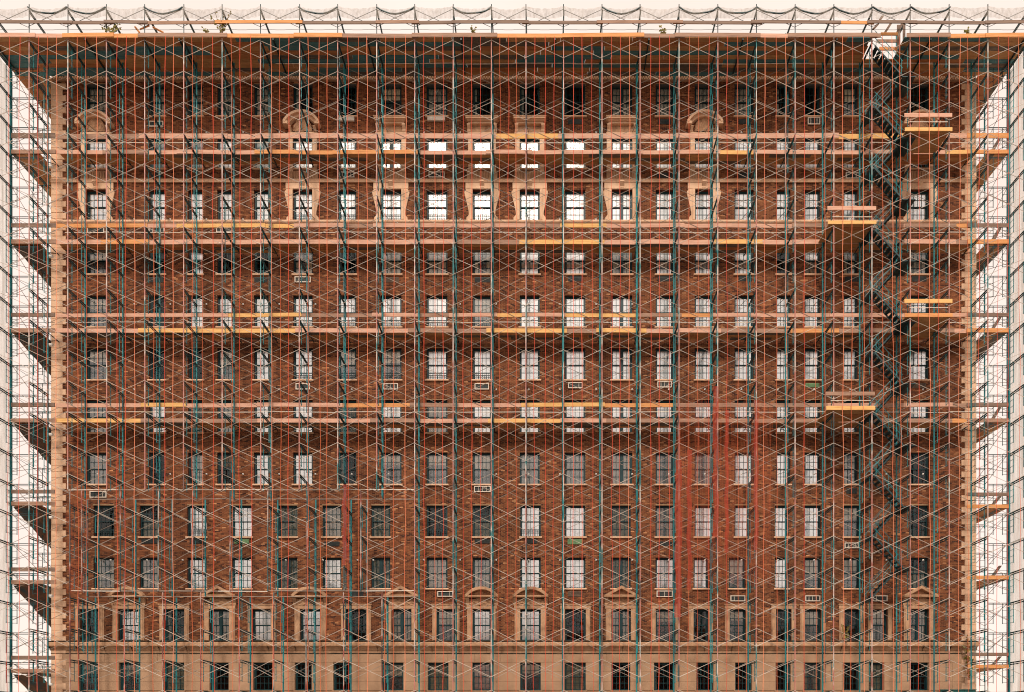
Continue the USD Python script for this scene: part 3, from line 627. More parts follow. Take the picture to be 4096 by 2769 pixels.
def scaffold_bay(x_i, x_j, ztop, zbot, label, group, tip=False, braced=True, ties=(), edge=False):
    t = thing("scaffold_bay", label, "scaffold bay", group)
    X0, X1 = XA(x_i, DO), XA(x_j, DO)
    lean = rng.uniform(-0.02, 0.02)
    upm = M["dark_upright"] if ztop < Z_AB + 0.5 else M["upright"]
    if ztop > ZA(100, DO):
        put(t, "backlit_dark_upright", tube([(X0 + lean, YO, ztop), (X0 + lean, YO, ZA(140, DO))], 0.026, 7), M["header"])  # tip coloured dark to imitate backlighting against the sky
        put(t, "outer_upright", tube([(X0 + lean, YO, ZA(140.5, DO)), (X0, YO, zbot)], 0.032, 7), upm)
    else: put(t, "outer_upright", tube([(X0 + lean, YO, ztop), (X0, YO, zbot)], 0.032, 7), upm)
    zi = min(ztop, ZA(27, DO))
    put(t, "inner_upright", tube([(X0, YI, zi), (X0, YI, zbot)], 0.042, 7), M["inner"])
    for k, z in enumerate(LZ):
        if z > ztop + 0.01 or z < zbot + 0.15: continue
        h = join([bar((X0 + 0.02, YO, z - 0.02), (X0 + 0.02, YI, z - 0.02), 0.036), bar((X0 + 0.02, YO, z - 0.13), (X0 + 0.02, YI, z - 0.13), 0.030)])
        put(t, "frame_header", h, M["header"])
        if k > 0:
            zk = max(z - 1.2, zbot)
            for yy, s, m_ in ((YO, 0.34, M["inner"]), (YI, -0.34, M["inner"])):
                g = [bar((X0 + 0.015, yy + s, z - 0.02), (X0 + 0.015, yy + s, zk), 0.021)]
                for zz in np.arange(zk + 0.05, z - 0.15, 0.36): g.append(bar((X0 + 0.015, yy, zz), (X0 + 0.015, yy + s, zz), 0.013, 5))
                put(t, "ladder_leg", join(g), m_)
        if braced:
            zb = z - BR_H
            if zb > zbot - 0.3:
                put(t, "cross_brace", brace_geo(X0, z, X1, zb, YO - 0.035), M["brace"] if k else M["header"])  # topmost braces get the dark colour too, as if backlit
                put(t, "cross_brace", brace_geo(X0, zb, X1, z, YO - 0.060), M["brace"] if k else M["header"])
                if k > 0:
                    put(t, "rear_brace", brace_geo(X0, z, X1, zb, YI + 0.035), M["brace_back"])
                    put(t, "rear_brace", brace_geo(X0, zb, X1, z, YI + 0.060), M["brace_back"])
    for zd in DECKZ:
        if zbot < zd < ztop and XL < X0 < XR:
            put(t, "deck_bracket", join([bar((X0 + 0.03, YI - 0.1, zd - 0.05), (X0 + 0.03, -0.02, zd - 0.05), 0.028), bar((X0 + 0.03, YI, zd - 0.5), (X0 + 0.03, YI + 0.75, zd - 0.06), 0.02)]), M["header"])
    for y in (490, 846, 1193, 1542, 1888, 2240):
        z = ZA(y, DI)
        if zbot < z < ztop and XL + 1 < X0 < XR - 1:
            sx = 0.12 if X0 < 0 else -0.12
            put(t, "wall_tie", bar((X0, YI, z), (X0 + sx, -0.02, z + 0.22), 0.014, 5), M["header"])
            put(t, "tie_plate", bevbox(X0 + sx - 0.045, X0 + sx + 0.045, -0.06, -0.018, z + 0.18, z + 0.27, 0.01), M["lamp"])
    return t

for i in range(len(POSTS)):
    left = POSTS[i] < 1600 and POSTS[i] > 200
    zb = Z_AB if left else 0.13
    last = i == len(POSTS) - 1
    nx = POSTS[i + 1] if not last else POSTS[i] + 10
    if last: lab = "last tall scaffold frame at the far right corner, without braces"
    elif left: lab = f"upper scaffold bay ending above the ninth window row, starting at {nth(i + 1)} upright from left"
    else: lab = f"full-height cross-braced scaffold bay starting at the {nth(i + 1)} upright from the left"
    scaffold_bay(POSTS[i], nx, Z_TIP, zb, lab, "full-height scaffold bays" if not left else "upper scaffold bays", braced=not last)
for P_, za, zb, nm in ((PB, Z_AB - 0.08, Z_BC, "over the ninth and tenth window rows"), (PC, Z_BC - 0.08, 0.13, "over the pedimented windows and base")):
    for i in range(len(P_) - 1):
        if P_[i] in (280, 1376) and P_[i + 1] - P_[i] < 70:
            br = False
        else: br = True
        scaffold_bay(P_[i], P_[i + 1], za, zb, f"{'lower' if P_ is PC else 'middle'} scaffold bay {nm}, {nth(i + 1)} from the left", "lower scaffold bays at left" if P_ is PC else "middle scaffold bays at left", braced=br)
for y, nm, xa, xb in ((1958, "between the upper and middle scaffold bays at left", 271, 1660), (2364, "between the middle and lower scaffold bays at left", 280, 1660)):
    t = thing("ledger_pipe", f"long dull steel ledger pipe {nm}", "scaffold pipe")
    for yy in (YO + 0.05, YI + 0.09):
        z = ZA(y, DO)
        e = np.linspace(XA(xa, DO), XA(xb, DO), 8)
        for k in range(7): put(t, "pipe_length", bar((e[k], yy, z + rng.uniform(-0.02, 0.02)), (e[k + 1], yy, z + rng.uniform(-0.02, 0.02)), 0.022), M["brace_back"] if yy > YO + 0.1 or k % 3 else M["rail"])

# boards, rails and decks
DECK_NAME = ["topmost working deck", "second working deck from the top", "third working deck from the top", "lowest working deck"]
YELLOW = {("g", 0): [(1993, 2268, 0), (3420, 3593, 0), (2400, 2560, 2)], ("t", 0): [(2868, 2970, 0), (3767, 3870, 0), (1130, 1290, 1), (1400, 1500, 1)],
          ("g", 1): [(323, 503, 1), (913, 1100, 0), (1699, 1808, 0), (2271, 2380, 0), (3754, 3867, 1)], ("t", 1): [(2088, 2382, 0), (2855, 3000, 0), (510, 620, 1)],
          ("g", 2): [(323, 357, 0), (472, 506, 0), (916, 1100, 0), (1403, 1512, 1), (1991, 2083, 0), (2270, 2380, 0), (2680, 2860, 1)], ("t", 2): [(506, 818, 0), (923, 1107, 0), (1942, 2085, 0), (2083, 2266, 0), (2378, 2560, 0), (3072, 3263, 1), (2870, 2990, 0)],
          ("g", 3): [(472, 660, 0), (690, 800, 1), (1993, 2268, 0), (1360, 1540, 1), (2560, 2680, 1)], ("t", 3): [(350, 519, 0), (1951, 2270, 0), (3740, 3860, 1), (1000, 1105, 1)]}
BASEW = {0: [2, 2, 2, 3], 1: [2, 2, 3, 2], 2: [2, 2, 3, 3], 3: [3, 3, 2, 4, 2]}
def board_line(kind, lv, ya, yb):
    nm = "guard_board" if kind == "g" else "toe_board"
    spans, x = [], 205
    i = 2
    while i < len(POSTS) - 2:
        n = 2 if rng.random() < 0.35 else 1
        j = min(i + n, len(POSTS) - 2)
        spans.append((POSTS[i] - 12 - rng.uniform(0, 14), POSTS[j] + 8 + rng.uniform(0, 18))); i = j
    spans[0] = (225, spans[0][1]); spans[-1] = (spans[-1][0], 3885)
    for k, (a, b) in enumerate(spans):
        c = (a + b) / 2; w = rng.choice(BASEW[lv])
        for (u, v, m_) in YELLOW.get((kind, lv), ()):
            if u - 30 <= c <= v + 30: w = m_
        off = 0.035 * (k % 2) + (0.0 if kind == "t" else 0.004)
        # photographs' x is read at the board's own depth
        X0, X1 = XA(a, DK), XA(b, DK)
        z0, z1 = ZA(yb, DK), ZA(ya, DK); tl = rng.uniform(-0.018, 0.018); dz = rng.uniform(-0.012, 0.012)
        V, F = bevbox(X0, X1, -0.93 - off, -0.93 - off + 0.033, z0, z1, 0.006)
        V[:, 2] += dz + tl * (V[:, 0] - (X0 + X1) / 2) / (X1 - X0) * 2
        p = put("/World", nm, (V, F), WOODS[w][1])
        where = "railing" if kind == "g" else "edging"
        info(p, f"{WOODS[w][0]} board {where} {DECK_NAME[lv]}, {nth(k + 1)} from left", "plank", f"{'guard' if kind == 'g' else 'toe'} boards on the {DECK_NAME[lv]}")
for lv, (ga, gb, rl, ta, tb) in enumerate(DECKS):
    board_line("g", lv, ga, gb); board_line("t", lv, ta, tb)
    t = thing("guard_rail", f"pale guard rail pipe between board rows of the {DECK_NAME[lv]}", "guard rail", "pale guard rails")
    e = list(range(2, len(POSTS) - 1))
    for k in range(len(e) - 1):
        z = ZA(rl, DK)
        put(t, "pipe_length", bar((XA(POSTS[e[k]], DK) - 0.1, -0.985 - 0.03 * (k % 2), z + rng.uniform(-0.015, 0.015)), (XA(POSTS[e[k + 1]], DK) + 0.12, -0.985 - 0.03 * (k % 2), z + rng.uniform(-0.015, 0.015)), 0.018), M["rail"])
    t = thing("scaffold_deck", f"brown timber planks of the {DECK_NAME[lv]} seen from below", "scaffold deck", "timber working decks")
    zu = ZA(tb, DK) + 0.01
    for row in range(3):
        X = XA(222, DK) + rng.uniform(0, 0.6)
        while X < XA(3890, DK) - 0.5:
            L = rng.choice([2.4, 3.2, 4.0]); X2 = min(X + L, XA(3895, DK))
            y0 = -0.89 + row * 0.245
            zz = zu + rng.uniform(0, 0.02)
            put(t, "deck_plank", box(X, X2 - 0.01, y0, y0 + 0.232, zz, zz + 0.045), rng.choice([DECKW[0], DECKW[0], DECKW[2], DECKW[1]])); X = X2

# the broad top deck under the eaves line, with its boards
ZT = ZA(149, DO)
HX0, HX1 = XA(3478, 39.9), XA(3604, 39.9)
def deck_planks(t, x0, x1, y0, y1, z, along="x", hole=None, mats=DECKW, w=0.235):
    if along == "x":
        n = max(1, round((y1 - y0) / (w + 0.008)))
        for r in range(n):
            ya = y0 + r * (y1 - y0) / n; X = x0 - rng.uniform(0, 1.5)
            while X < x1:
                X2 = X + rng.choice([3.0, 4.0, 4.9]); a, b = max(X, x0), min(X2, x1)
                parts = [(a, b)]
                if hole and ya < hole[3] and ya + w > hole[2]:
                    parts = [(a, min(b, hole[0])), (max(a, hole[1]), b)]
                for (u, v) in parts:
                    if v - u > 0.15: put(t, "deck_plank", box(u + 0.005, v - 0.005, ya, ya + (y1 - y0) / n - 0.008, z + rng.uniform(0, 0.02), z + 0.05), rng.choice(mats))
                X = X2
    else:
        n = max(1, round((x1 - x0) / (w + 0.008)))
        for r in range(n):
            xa = x0 + r * (x1 - x0) / n; Y = y0 - rng.uniform(0, 1.5)
            while Y < y1:
                Y2 = Y + rng.choice([3.0, 4.0]); a, b = max(Y, y0), min(Y2, y1)
                if b - a > 0.1: put(t, "deck_plank", box(xa, xa + (x1 - x0) / n - 0.008, a + 0.005, b - 0.005, z + rng.uniform(0, 0.02), z + 0.05), rng.choice(mats))
                Y = Y2
t = thing("top_deck", "broad plank deck at the scaffold top, its dark underside shading the wall", "scaffold deck")
TOPM = [DECKW[0], DECKW[2], DECKW[3], DECKW[0], DECKW[3], DECKW[1]]
deck_planks(t, -30.62, 27.2, YO + 0.03, 41.83 - DW, ZT, hole=(HX0, HX1, YO, 40.75 - DW), mats=TOPM)
deck_planks(t, -30.62, XL - 0.06, 41.84 - DW, 8.0, ZT, "y", mats=[DECKW[0], DECKW[2], DECKW[1]])
deck_planks(t, XR + 0.06, 27.2, 41.84 - DW, 8.0, ZT, "y", mats=[DECKW[0], DECKW[2], DECKW[1]])
for k in range(12):
    X = -30.4 + k * 5.2
    put(t, "joist", box(X, X + 0.06, YO + 0.05, -0.35, ZT - 0.10, ZT - 0.005), M["header"])
t = thing("ledger_pipe", "long pale pipe running under the dark top deck", "scaffold pipe")
e = np.linspace(XA(1110, 41.0), XA(3960, 41.0), 13)
for k in range(12): put(t, "pipe_length", bar((e[k] - 0.1, -1.0 + 0.03 * (k % 2), ZA(254, 41.0) + rng.uniform(-.02, .02)), (e[k + 1] + 0.1, -1.0 + 0.03 * (k % 2), ZA(254, 41.0) + rng.uniform(-.02, .02)), 0.022), M["rail"])
t = thing("stay_wire", "thin sagging wire stretched above the top deck against the pale sky", "wire")
for k in range(len(POSTS) - 1):
    a, b = XA(POSTS[k], DO), XA(POSTS[k + 1], DO); z = ZA(113, DO)
    put(t, "wire_span", tube([(a + (b - a) * s, YO + 0.05, z - 0.05 * math.sin(math.pi * s)) for s in np.linspace(0, 1, 6)], 0.009, 5), M["header"])
i, k = 0, 0
def top_boards(nm, ya, yb, D, what, woods, gap=None, grp=None):
    i, k = 0, 0
    while i < len(POSTS) - 1:
        j = min(i + (2 if rng.random() < 0.6 else 1), len(POSTS) - 1)
        a, b = POSTS[i] - rng.uniform(4, 30), POSTS[j] + rng.uniform(4, 30)
        if nm == "toe_board" and j == len(POSTS) - 1: b = POSTS[j]
        w = rng.choice(woods)
        segs = [(a, b)]
        if gap and a < gap[1] and b > gap[0]: segs = [s for s in ((a, min(b, gap[0])), (max(a, gap[1]), b)) if s[1] - s[0] > 8]
        for (u, v) in segs:
            k += 1
            X0, X1 = XA(u, D), XA(v, D); tl = rng.uniform(-0.02, 0.02); off = 0.04 * (k % 2)
            V, F = bevbox(X0, X1, D - DW - off, D - DW - off + 0.035, ZA(yb, D), ZA(ya, D), 0.006)
            V[:, 2] += tl * (V[:, 0] - (X0 + X1) / 2) / (X1 - X0) * 2
            p = put("/World", nm, (V, F), WOODS[w][1])
            info(p, f"{WOODS[w][0]} board {what}, {nth(k)} board from the left", "plank", grp)
        i = j
top_boards("guard_board", 83, 95.5, 39.4, "under the net at the very top", [3, 4, 3, 1, 4], grp="guard boards under the top net")
top_boards("toe_board", 134, 150.5, 39.36, "along the front edge of the top deck", [3, 2, 1, 3, 1], gap=(3524, 3626), grp="toe boards of the top deck")
# hatch over the stair, with a cage of boards
t = thing("hatch_cage", "orange and brown boards framing the stair hatch cut in the top deck", "hatch frame")
def plank(parent, nm, xa, xb, ya, yb, D, m_, th=0.04):
    put(parent, nm, bevbox(XA(xa, D), XA(xb, D), D - DW, D - DW + th, ZA(yb, D), ZA(ya, D), 0.006), m_)
plank(t, "rail_board", 3524, 3592, 129, 141, 39.7, WOODS[1][1]); plank(t, "rail_board", 3508, 3592, 157, 169, 40.4, WOODS[3][1]); plank(t, "rail_board", 3518, 3592, 187, 201, 40.7, WOODS[1][1])
plank(t, "post_board", 3589, 3602, 99, 198, 40.3, WOODS[4][1]); plank(t, "post_board", 3612, 3622, 96, 176, 40.1, WOODS[4][1])
for xa, xb, ya, yb in ((3539, 3566, 132, 90), (3588, 3610, 132, 92), (3492, 3512, 118, 96), (3518, 3532, 82, 62)):
    D = 39.9; w = 0.07
    a, b = np.array([XA(xa, D), 0, ZA(ya, D)]), np.array([XA(xb, D), 0, ZA(yb, D)])
    V, F = box(-1, 1, 0, 1, 0, 1)
    V = np.array([(a + (b - a) * v[2]) + np.array([v[0] * w, D - DW + 0.04 * v[1], 0]) for v in V])
    put(t, "brace_board", (V, F), WOODS[4][1])

# nets hung between the upright tips
for i in range(len(POSTS) - 1):
    a, b = XA(POSTS[i], DO), XA(POSTS[i + 1], DO)
    n, m = 14, 5
    sag = rng.uniform(8, 15); low = rng.uniform(68, 82)
    V, F = [], []
    for j in range(n + 1):
        s = j / n; par = 4 * s * (1 - s)
        zt, zb = ZA(30 + sag * par ** 0.8, DO), ZA(low + (82 - low) * par + rng.uniform(-2, 2), DO)
        for q in range(m + 1):
            u = q / m
            V.append((a + (b - a) * s, YO - 0.08 - 0.10 * math.sin(math.pi * u) * (0.6 + 0.4 * math.sin(7 * s + i)) + 0.02 * math.sin(31 * s + i), zt + (zb - zt) * u))
    for j in range(n):
        for q in range(m):
            k = j * (m + 1) + q; F.append([k, k + m + 1, k + m + 2, k + 1])
    t = thing("debris_net", f"sheer grey net sagging between the {nth(i + 1)} and {nth(i + 2)} upright tips from the left", "net", "nets along the top of the scaffold")
    put(t, "net_panel", (np.array(V), F), M["net"])
    if rng.random() < (0.85 if i > 15 or i < 3 else 0.25):
        put(t, "rolled_hem", tube([(a + (b - a) * s, YO - 0.10, ZA(36 + (26 + 2 * math.sin(9 * s + i)) * (4 * s * (1 - s)) ** 0.85, DO)) for s in np.linspace(0, 1, 9)], 0.04, 6), M["header"])

# orange cords
n = 0
for i in range(len(POSTS) - 1):
    for q in (0.25, 0.5, 0.75):
        n += 1
        x0 = POSTS[i] + (POSTS[i + 1] - POSTS[i]) * q + rng.uniform(-4, 4)
        m = rng.choice([0, 0, 1, 1, 2])
        zs_ = np.linspace(ZA(146, 39.32), 0.6, 26); X = XA(x0, 39.32); dr = rng.uniform(-0.12, 0.12); ph = rng.uniform(0, 6)
        pts = [(X + dr * (k / 25) + 0.018 * math.sin(k * 1.3 + ph) + rng.uniform(-0.012, 0.012), -2.70 + 0.02 * math.sin(k + ph), z) for k, z in enumerate(zs_)]
        p = put("/World", "safety_cord", tube(pts, rng.uniform(0.011, 0.0145), 5), CORDS[m])
        info(p, f"{['orange', 'red', 'salmon'][m]} cord hanging {['just right of', 'midway after', 'well right of'][int(q * 4) - 1]} the {nth(i + 1)} scaffold upright from the left", "cord", "vertical safety cords in front of the scaffold")

# side returns of the scaffold -------------------------------------
LV_L = [(d[0], d[1], d[3], d[4]) for d in DECKS] + [(1961, 1976, 2008, 2024), (2271, 2287, 2322, 2338), (2624, 2640, 2676, 2692)]
LV_R = [(d[0], d[1], d[3], d[4]) for d in DECKS] + [(1972, 1986, 2020, 2035), (2250, 2263, 2304, 2319), (2612, 2625, 2660, 2674)]
for side, lv, xo, xi, xa, xb in (("left", LV_L, -30.36, -28.85, 38, 222), ("right", LV_R, 26.88, 25.75, 3868, 4032)):
    for k, D in enumerate((41.1, 43.2, 45.3, 47.4, 49.5)):
        y = D - DW
        t = thing("side_scaffold_frame", f"laddered scaffold frame beside the {side} building corner, {nth(k + 1)} from the front", "scaffold frame", f"side scaffold frames at the {side} corner")
        s = 1 if xi > xo else -1
        for X, d in ((xo, 0.30 * s), (xi, -0.30 * s)):
            put(t, "leg", tube([(X, y, ZT - 0.05), (X, y, 0.13)], 0.028, 6), M["inner"] if X == xo else M["header"])
            for z in LZ[1:]:
                if z > ZT or z < 1.5: continue
                g = [bar((X + d, y, z), (X + d, y, z - 1.2), 0.02)]
                for zz in np.arange(z - 1.15, z - 0.1, 0.36): g.append(bar((X, y, zz), (X + d, y, zz), 0.013, 5))
                put(t, "ladder_leg", join(g), M["header"])
        for z in LZ[1:]:
            if z > ZT or z < 0.8: continue
            put(t, "frame_header", join([bar((xo, y, z), (xi, y, z), 0.022), bar((xo, y, z - 0.09), (xi, y, z - 0.09), 0.016)]), M["header"])
            if k < 4:
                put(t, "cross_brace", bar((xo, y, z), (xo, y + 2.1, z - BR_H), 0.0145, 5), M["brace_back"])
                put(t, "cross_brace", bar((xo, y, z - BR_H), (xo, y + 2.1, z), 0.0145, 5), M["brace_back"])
            if k == 0:
                put(t, "cross_brace", bar((xo, y - 0.02, z), (xi, y - 0.02, z - BR_H), 0.012, 5), M["header"])
    for k, (ga, gb, ta, tb) in enumerate(lv):
        zu = ZA(tb, DK) + 0.01
        t = thing("side_deck", f"brown plank deck along the {side} side of the building, {nth(k + 1)} from the top", "scaffold deck", f"side decks at the {side} corner")
        lo, hi = (xo, XL - 0.07) if side == "left" else (XR + 0.07, xo)
        deck_planks(t, lo, hi, -0.88, 8.0, zu, "y", mats=[DECKW[0], DECKW[0], DECKW[2], DECKW[1]])
        orange = side == "right" and k in (0, 1, 2, 4, 5, 6)
        for nm, (u, v), wd in (("guard_board", (ga, gb), 1 if side == "right" and k == 0 else 4), ("toe_board", (ta, tb), 1 if orange else 3)):
            if side == "right" and k == 5 and nm == "guard_board": continue
            V, F = bevbox(XA(xa - rng.uniform(0, 5), DK), XA(xb + rng.uniform(0, 6), DK), -0.985, -0.945, ZA(v, DK), ZA(u, DK), 0.006)
            p = put("/World", nm, (V, F), WOODS[wd][1])
            info(p, f"{WOODS[wd][0]} end {'guard' if nm == 'guard_board' else 'toe'} board of the {nth(k + 1)} {side} side deck from top", "plank", f"end boards of the {side} side decks")
        put(t, "end_rail", bar((XA(xa, DK), -0.97, ZA((gb + ta) / 2, DK)), (XA(xb, DK), -0.97, ZA((gb + ta) / 2, DK)), 0.013, 5), M["header"])
        if side == "left" and k > 0:  # added sheet, made up and sloped to fill the dark wedge below the deck
            yd = (3.3, 171.0)
            n_, m_ = 10, 5; V, F = [], []
            drop = zu - (EYE + (HY - (tb + 171)) / F_PX * 44.4) 
            for i_ in range(n_ + 1):
                for j_ in range(m_ + 1):
                    Y = -0.85 + 4.6 * i_ / n_
                    V.append((xo + 0.03 + (XL - 0.1 - xo - 0.03) * j_ / m_, Y, zu - 0.05 - drop * (Y + 0.9) / 3.3 - 0.06 * math.sin(math.pi * j_ / m_) - 0.03 * math.sin(2.1 * i_ + k)))
            for i_ in range(n_):
                for j_ in range(m_):
                    q_ = i_ * (m_ + 1) + j_; F.append([q_, q_ + 1, q_ + m_ + 2, q_ + m_ + 1])
            p = put("/World", "added_dark_sheet", (np.array(V), F), M["added_sheet"])
            info(p, f"added dark brown tarpaulin sloping down behind the {nth(k + 1)} left side deck from the top", "infill", "added sheets under the left side decks")
        if side == "right":
            put(t, "strut_board", slab(Polygon([(XA(3994, 42), ZA(ga + 14, 42)), (XA(4006, 42), ZA(ga + 14, 42)), (XA(3976, 42), ZA(ta + 2, 42)), (XA(3962, 42), ZA(ta + 2, 42))]), -0.05, 0.0), WOODS[4][1])
        if side == "left":
            x, y = 203, tb + 46
            p = thing("work_lamp", f"small white lamp box under the {nth(k + 1)} left side deck from the top", "lamp", "white lamp boxes at the left corner")
            X, Z = XA(x, 41.4), ZA(y, 41.4)
            put(p, "housing", bevbox(X - 0.11, X + 0.11, -0.66, -0.52, Z - 0.07, Z + 0.07, 0.03), M["lamp"])
            put(p, "hanger", bar((X, -0.6, Z + 0.06), (X, -0.6, zu), 0.012, 5), M["header"])
    # white sheeting hung on the outer face of the first bay
    X = xo - 0.06 if side == "left" else xo + 0.10
    n, m = 16, 30
    V, F = [], []
    for i in range(n + 1):
        for j in range(m + 1):
            V.append((X + 0.03 * math.sin(i * 1.1 + 0.2 * j) + 0.01 * math.sin(j * 1.9), DO - DW - 0.1 + i / n * 1.75, 0.4 + j / m * (ZT - 0.8)))
    for i in range(n):
        for j in range(m):
            k = i * (m + 1) + j; F.append([k, k + m + 1, k + m + 2, k + 1])
    t = thing("white_sheeting", f"tall white sheeting hung on the outer side of the scaffold at the far {side}", "sheeting")
    put(t, "sheet_panel", (np.array(V), F), M["sheet"])
    put(t, "edge_rope", tube([(X, DO - DW + 1.68, z) for z in np.linspace(0.4, ZT - 0.4, 8)], 0.035 if side == "left" else 0.10, 8), M["brace_back"] if side == "left" else M["inner"])

# landing platforms on the outer scaffold at right
for k, (xa, xb, ga, gb, rl, ta, tb, w1, w2) in enumerate(((3618, 3809, 452, 468, 488, 509, 524, 2, 0), (3310, 3505, 824, 840, 868, 882, 896, 2, 0), (3618, 3810, 1196, 1212, 1231, 1253, 1268, 0, 1), (3303, 3500, 1567, 1582, 1602, 1624, 1640, 3, 0))):
    t = thing("landing_platform", f"projecting plank landing beside the stair, {nth(k + 1)} from the top", "platform", "landings beside the scaffold stair")
    zu = ZA(tb, DO)
    deck_planks(t, XA(xa + 6, DO), XA(xb - 6, DO), YO + 0.03, YI + 0.02, zu + 0.008, mats=[DECKW[0], DECKW[2], DECKW[0]])
    plank(t, "guard_board", xa, xb, ga, gb, 39.42, WOODS[w1][1]); plank(t, "toe_board", xa + 2, xb + 1, ta, tb, 39.42, WOODS[w2][1])
    put(t, "guard_rail", bar((XA(xa + 20, 39.44), 39.44 - DW, ZA(rl, 39.44)), (XA(xb - 18, 39.44), 39.44 - DW, ZA(rl, 39.44)), 0.02), M["rail"])

# the zigzag stair
def stair_flight(k, xa, xb, za, zb, d0, d1, right):
    t = thing("stair_flight", f"dark teal scaffold stair flight running down to the {'right' if right else 'left'}, {nth(k + 1)} from the top", "stair flight", "flights of the scaffold stair")
    y0, y1 = d0 - DW, d1 - DW
    for y in (y0, y1):
        g = []
        a, b = np.array([xa, y, za]), np.array([xb, y, zb])
        V, F = box(-0.0, 1.0, -0.02, 0.02, -0.055, 0.055)
        V = np.array([a + (b - a) * v[0] + np.array([0, v[1], v[2]]) for v in V]); put(t, "stringer", (V, F), M["header"])
        for h in (0.45, 0.85): put(t, "handrail", bar(a + [0, 0, h], b + [0, 0, h], 0.014, 5), M["inner"])
        for s in (0.05, 0.5, 0.95):
            c = a + (b - a) * s; put(t, "baluster", bar(c, c + [0, 0, 0.87], 0.013, 5), M["inner"])
    n = 8
    for j in range(n):
        s = (j + 0.5) / n; x, z = xa + (xb - xa) * s, za + (zb - za) * s
        put(t, "tread", box(x - 0.11, x + 0.11, y0 + 0.03, y1 - 0.03, z - 0.02, z + 0.02), M["header"])
    e = XA(3641, 40.3) if right else XA(3462, 40.3)
    lo, hi = min(e, xb), max(e, xb)
    put(t, "landing_plate", box(lo, hi, 39.72 - DW, 40.98 - DW, zb - 0.05, zb), M["header"])
XS0, XS1 = XA(3490, 40.0), XA(3602, 40.0)
k = 0
for n_ in range(9):
    ys = 201 + 244 * n_
    z0, z1, z2 = ZA(ys, 40.0), ZA(ys + 122, 40.0), ZA(ys + 244, 40.0)
    stair_flight(k, XS0, XS1, z0, z1, 39.74, 40.30, True); k += 1
    stair_flight(k, XS1, XS0, z1, z2, 40.42, 40.98, False); k += 1

# red nets and straps
def ragged_sheet(nm, label, xa, xb, ya, yb, D, mat_, cat="net", amp=25):
    n, m = 24, 24
    V, F = [], []
    for i in range(n + 1):
        top = ya + amp * (math.sin(i * 0.9) * 0.6 + rng.uniform(-0.6, 0.6)); bot = yb + amp * (math.sin(i * 1.3 + 1) * 0.8 + rng.uniform(-0.8, 0.8))
        for j in range(m + 1):
            y = top + (bot - top) * j / m
            V.append((XA(xa + (xb - xa) * i / n + 6 * math.sin(j * 0.7), D), D - DW + 0.05 * math.sin(i * 1.7) + 0.03 * math.sin(j * 0.8 + i), ZA(y, D)))
    for i in range(n):
        for j in range(m):
            k = i * (m + 1) + j; F.append([k, k + 1, k + m + 2, k + m + 1])
    p = put("/World", nm, (np.array(V), F), mat_); info(p, label, cat)
ragged_sheet("red_netting", "sheer red brown netting hanging over the wall right of centre", 2704, 3088, 1600, 2330, 39.15, M["red_net"])
ragged_sheet("red_netting", "narrow dark red netting at the left corner above the stone base", 268, 352, 1965, 2372, 39.15, M["red_net"], amp=12)
def strap(label, x, w, ya, yb, m_):
    D = 39.2; n = 22
    V, F = [], []
    for j in range(n + 1):
        y = ya + (yb - ya) * j / n; X = XA(x + 2.5 * math.sin(j * 0.8) + rng.uniform(-1, 1), D); ww = w / 2 / F_PX * D * (0.85 + 0.3 * rng.random())
        yy = D - DW + 0.02 * math.sin(j); z = ZA(y, D)
        V += [(X - ww, yy + 0.05, z), (X - 0.3 * ww, yy, z), (X + 0.3 * ww, yy - 0.01, z), (X + ww, yy + 0.05, z)]
        if j: F += [[4 * (j - 1) + q, 4 * (j - 1) + q + 1, 4 * j + q + 1, 4 * j + q] for q in range(3)]
    p = put("/World", "red_strap", (np.array(V), F), m_); info(p, label, "strap", "wide red and orange straps")
strap("wide dark red strap hanging at the left edge of the red netting", 2714, 24, 1840, 2470, M["red_strap"])
strap("orange red strap second from the left over the red netting", 2758, 17, 1800, 2360, M["red_strap"])
strap("dusty red strap in the middle of the red netting", 2864, 20, 1545, 2150, M["red_strap"])
strap("orange strap right of the middle of the red netting", 2908, 15, 1640, 2210, M["red_strap"])
strap("red strap near the right edge of the red netting", 3026, 16, 1600, 2200, M["red_strap"])
strap("short thick red strap over the ninth window row left of centre", 1378, 17, 1938, 2262, M["red_strap"])

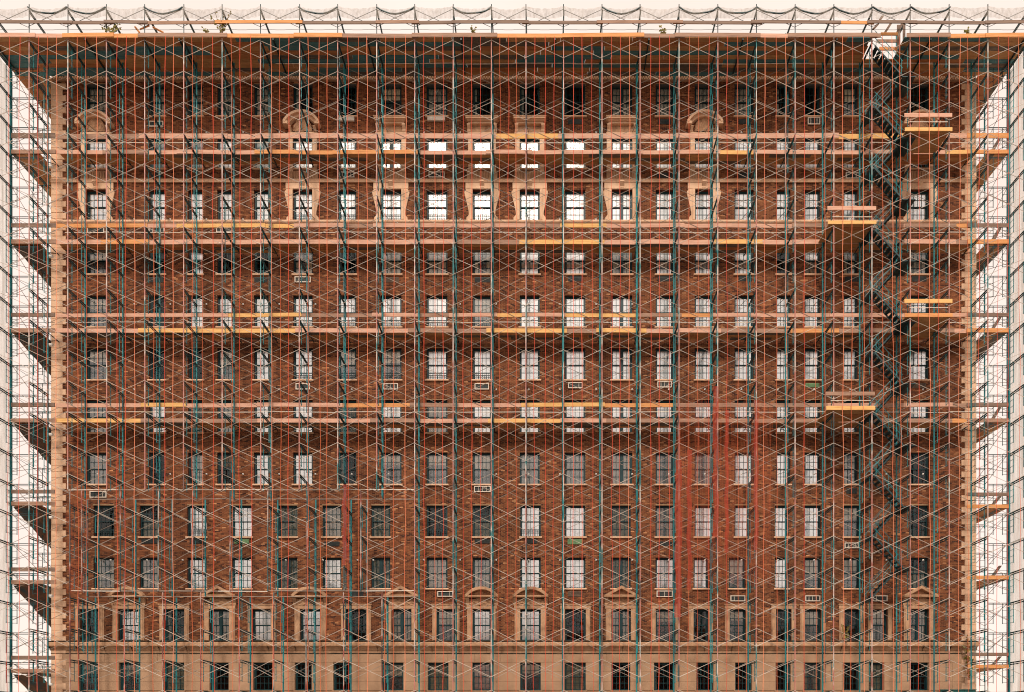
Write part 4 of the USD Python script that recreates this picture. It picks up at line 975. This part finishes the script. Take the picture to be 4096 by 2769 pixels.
# weeds on the deck and ledges
def weed(label, x, y, D, h, n, dry, spread=0.5):
    t = thing("weed", label, "weed")
    X, Z = XA(x, D), ZA(y, D)
    leaves_v, leaves_f = [], []
    for k in range(n):
        dx, dy = rng.uniform(-spread, spread), rng.uniform(-0.15, 0.25)
        hh = h * rng.uniform(0.5, 1)
        pts = [(X + dx * s ** 1.4 + 0.03 * math.sin(6 * s + k), D - DW + dy * s, Z + hh * s) for s in np.linspace(0, 1, 7)]
        put(t, "stem", tube(pts, 0.012, 5), M["stem"])
        for q in range(10 if dry else 16):
            s = rng.uniform(0.25, 1.0); c = np.array(pts[min(6, int(s * 6.99))]); L = rng.uniform(0.06, 0.16); a = rng.uniform(0, 6.3)
            u = np.array([math.cos(a), 0.4 * math.sin(2 * a), math.sin(a)]) * L; v = np.array([-u[2], 0.3 * L, u[0]]) * 0.35
            b = len(leaves_v); leaves_v += [c, c + u * 0.5 + v, c + u, c + u * 0.5 - v]; leaves_f.append([b, b + 1, b + 2, b + 3])
    p = put(t, "foliage", (np.array(leaves_v), leaves_f), M["leaf"]); info(p, kind="stuff")
weed("green leafy weed sprouting on the top deck near the left end", 448, 137, 39.45, 0.55, 6, False)
weed("small pale weed on the top deck beside the tall dry one", 830, 137, 39.45, 0.35, 3, True, 0.25)
weed("tall dry vine climbing the seventh upright above the top deck", 886, 137, 39.42, 1.55, 9, True, 0.75)
weed("tuft of dry grass on the top deck left of centre", 1896, 137, 39.45, 0.4, 4, True, 0.2)
weed("wispy dry weed on the top deck right of centre", 2660, 137, 39.45, 0.4, 5, True, 0.35)
weed("low green weed on the top deck near the right end", 3870, 139, 39.45, 0.3, 4, False, 0.35)
weed("yellow leafed weed growing on a gabled pediment at left", 842, 2400, 41.7, 0.4, 5, False, 0.2)
weed("straggly yellow vine at the right corner of the stone base", 3876, 2720, 41.6, 2.6, 7, False, 0.4)
weed("thin yellow sprig on the ledge over the stone base at right", 3384, 2570, 41.6, 1.5, 4, True, 0.3)
t = thing("broken_board", "broken orange brown board leaning on the top deck at left", "plank")
for xa, ya, xb, yb in ((540, 108, 560, 134), (612, 110, 655, 134), (560, 118, 600, 106)):
    put(t, "splinter", tube([(XA(xa, 39.6), 39.6 - DW, ZA(ya, 39.6)), (XA(xb, 39.6), 39.55 - DW, ZA(yb, 39.6))], 0.05, 4), WOODS[1][1])

# green hoarding top edge at the lower right
t = thing("green_hoarding", "dark green hoarding whose top edge shows at the lower right", "hoarding")
e = np.linspace(XA(3763, 40.2), XA(3904, 40.2), 4)
for k in range(3): put(t, "hoarding_panel", bevbox(e[k] + 0.005, e[k + 1] - 0.005, -1.8, -1.75, 0.13, ZA(2761, 40.2), 0.01), M["hoard"])
put(t, "top_rail", bevbox(e[0] - 0.03, e[-1] + 0.03, -1.83, -1.72, ZA(2761, 40.2) + 0.003, ZA(2758, 40.2), 0.01), M["hoard"])
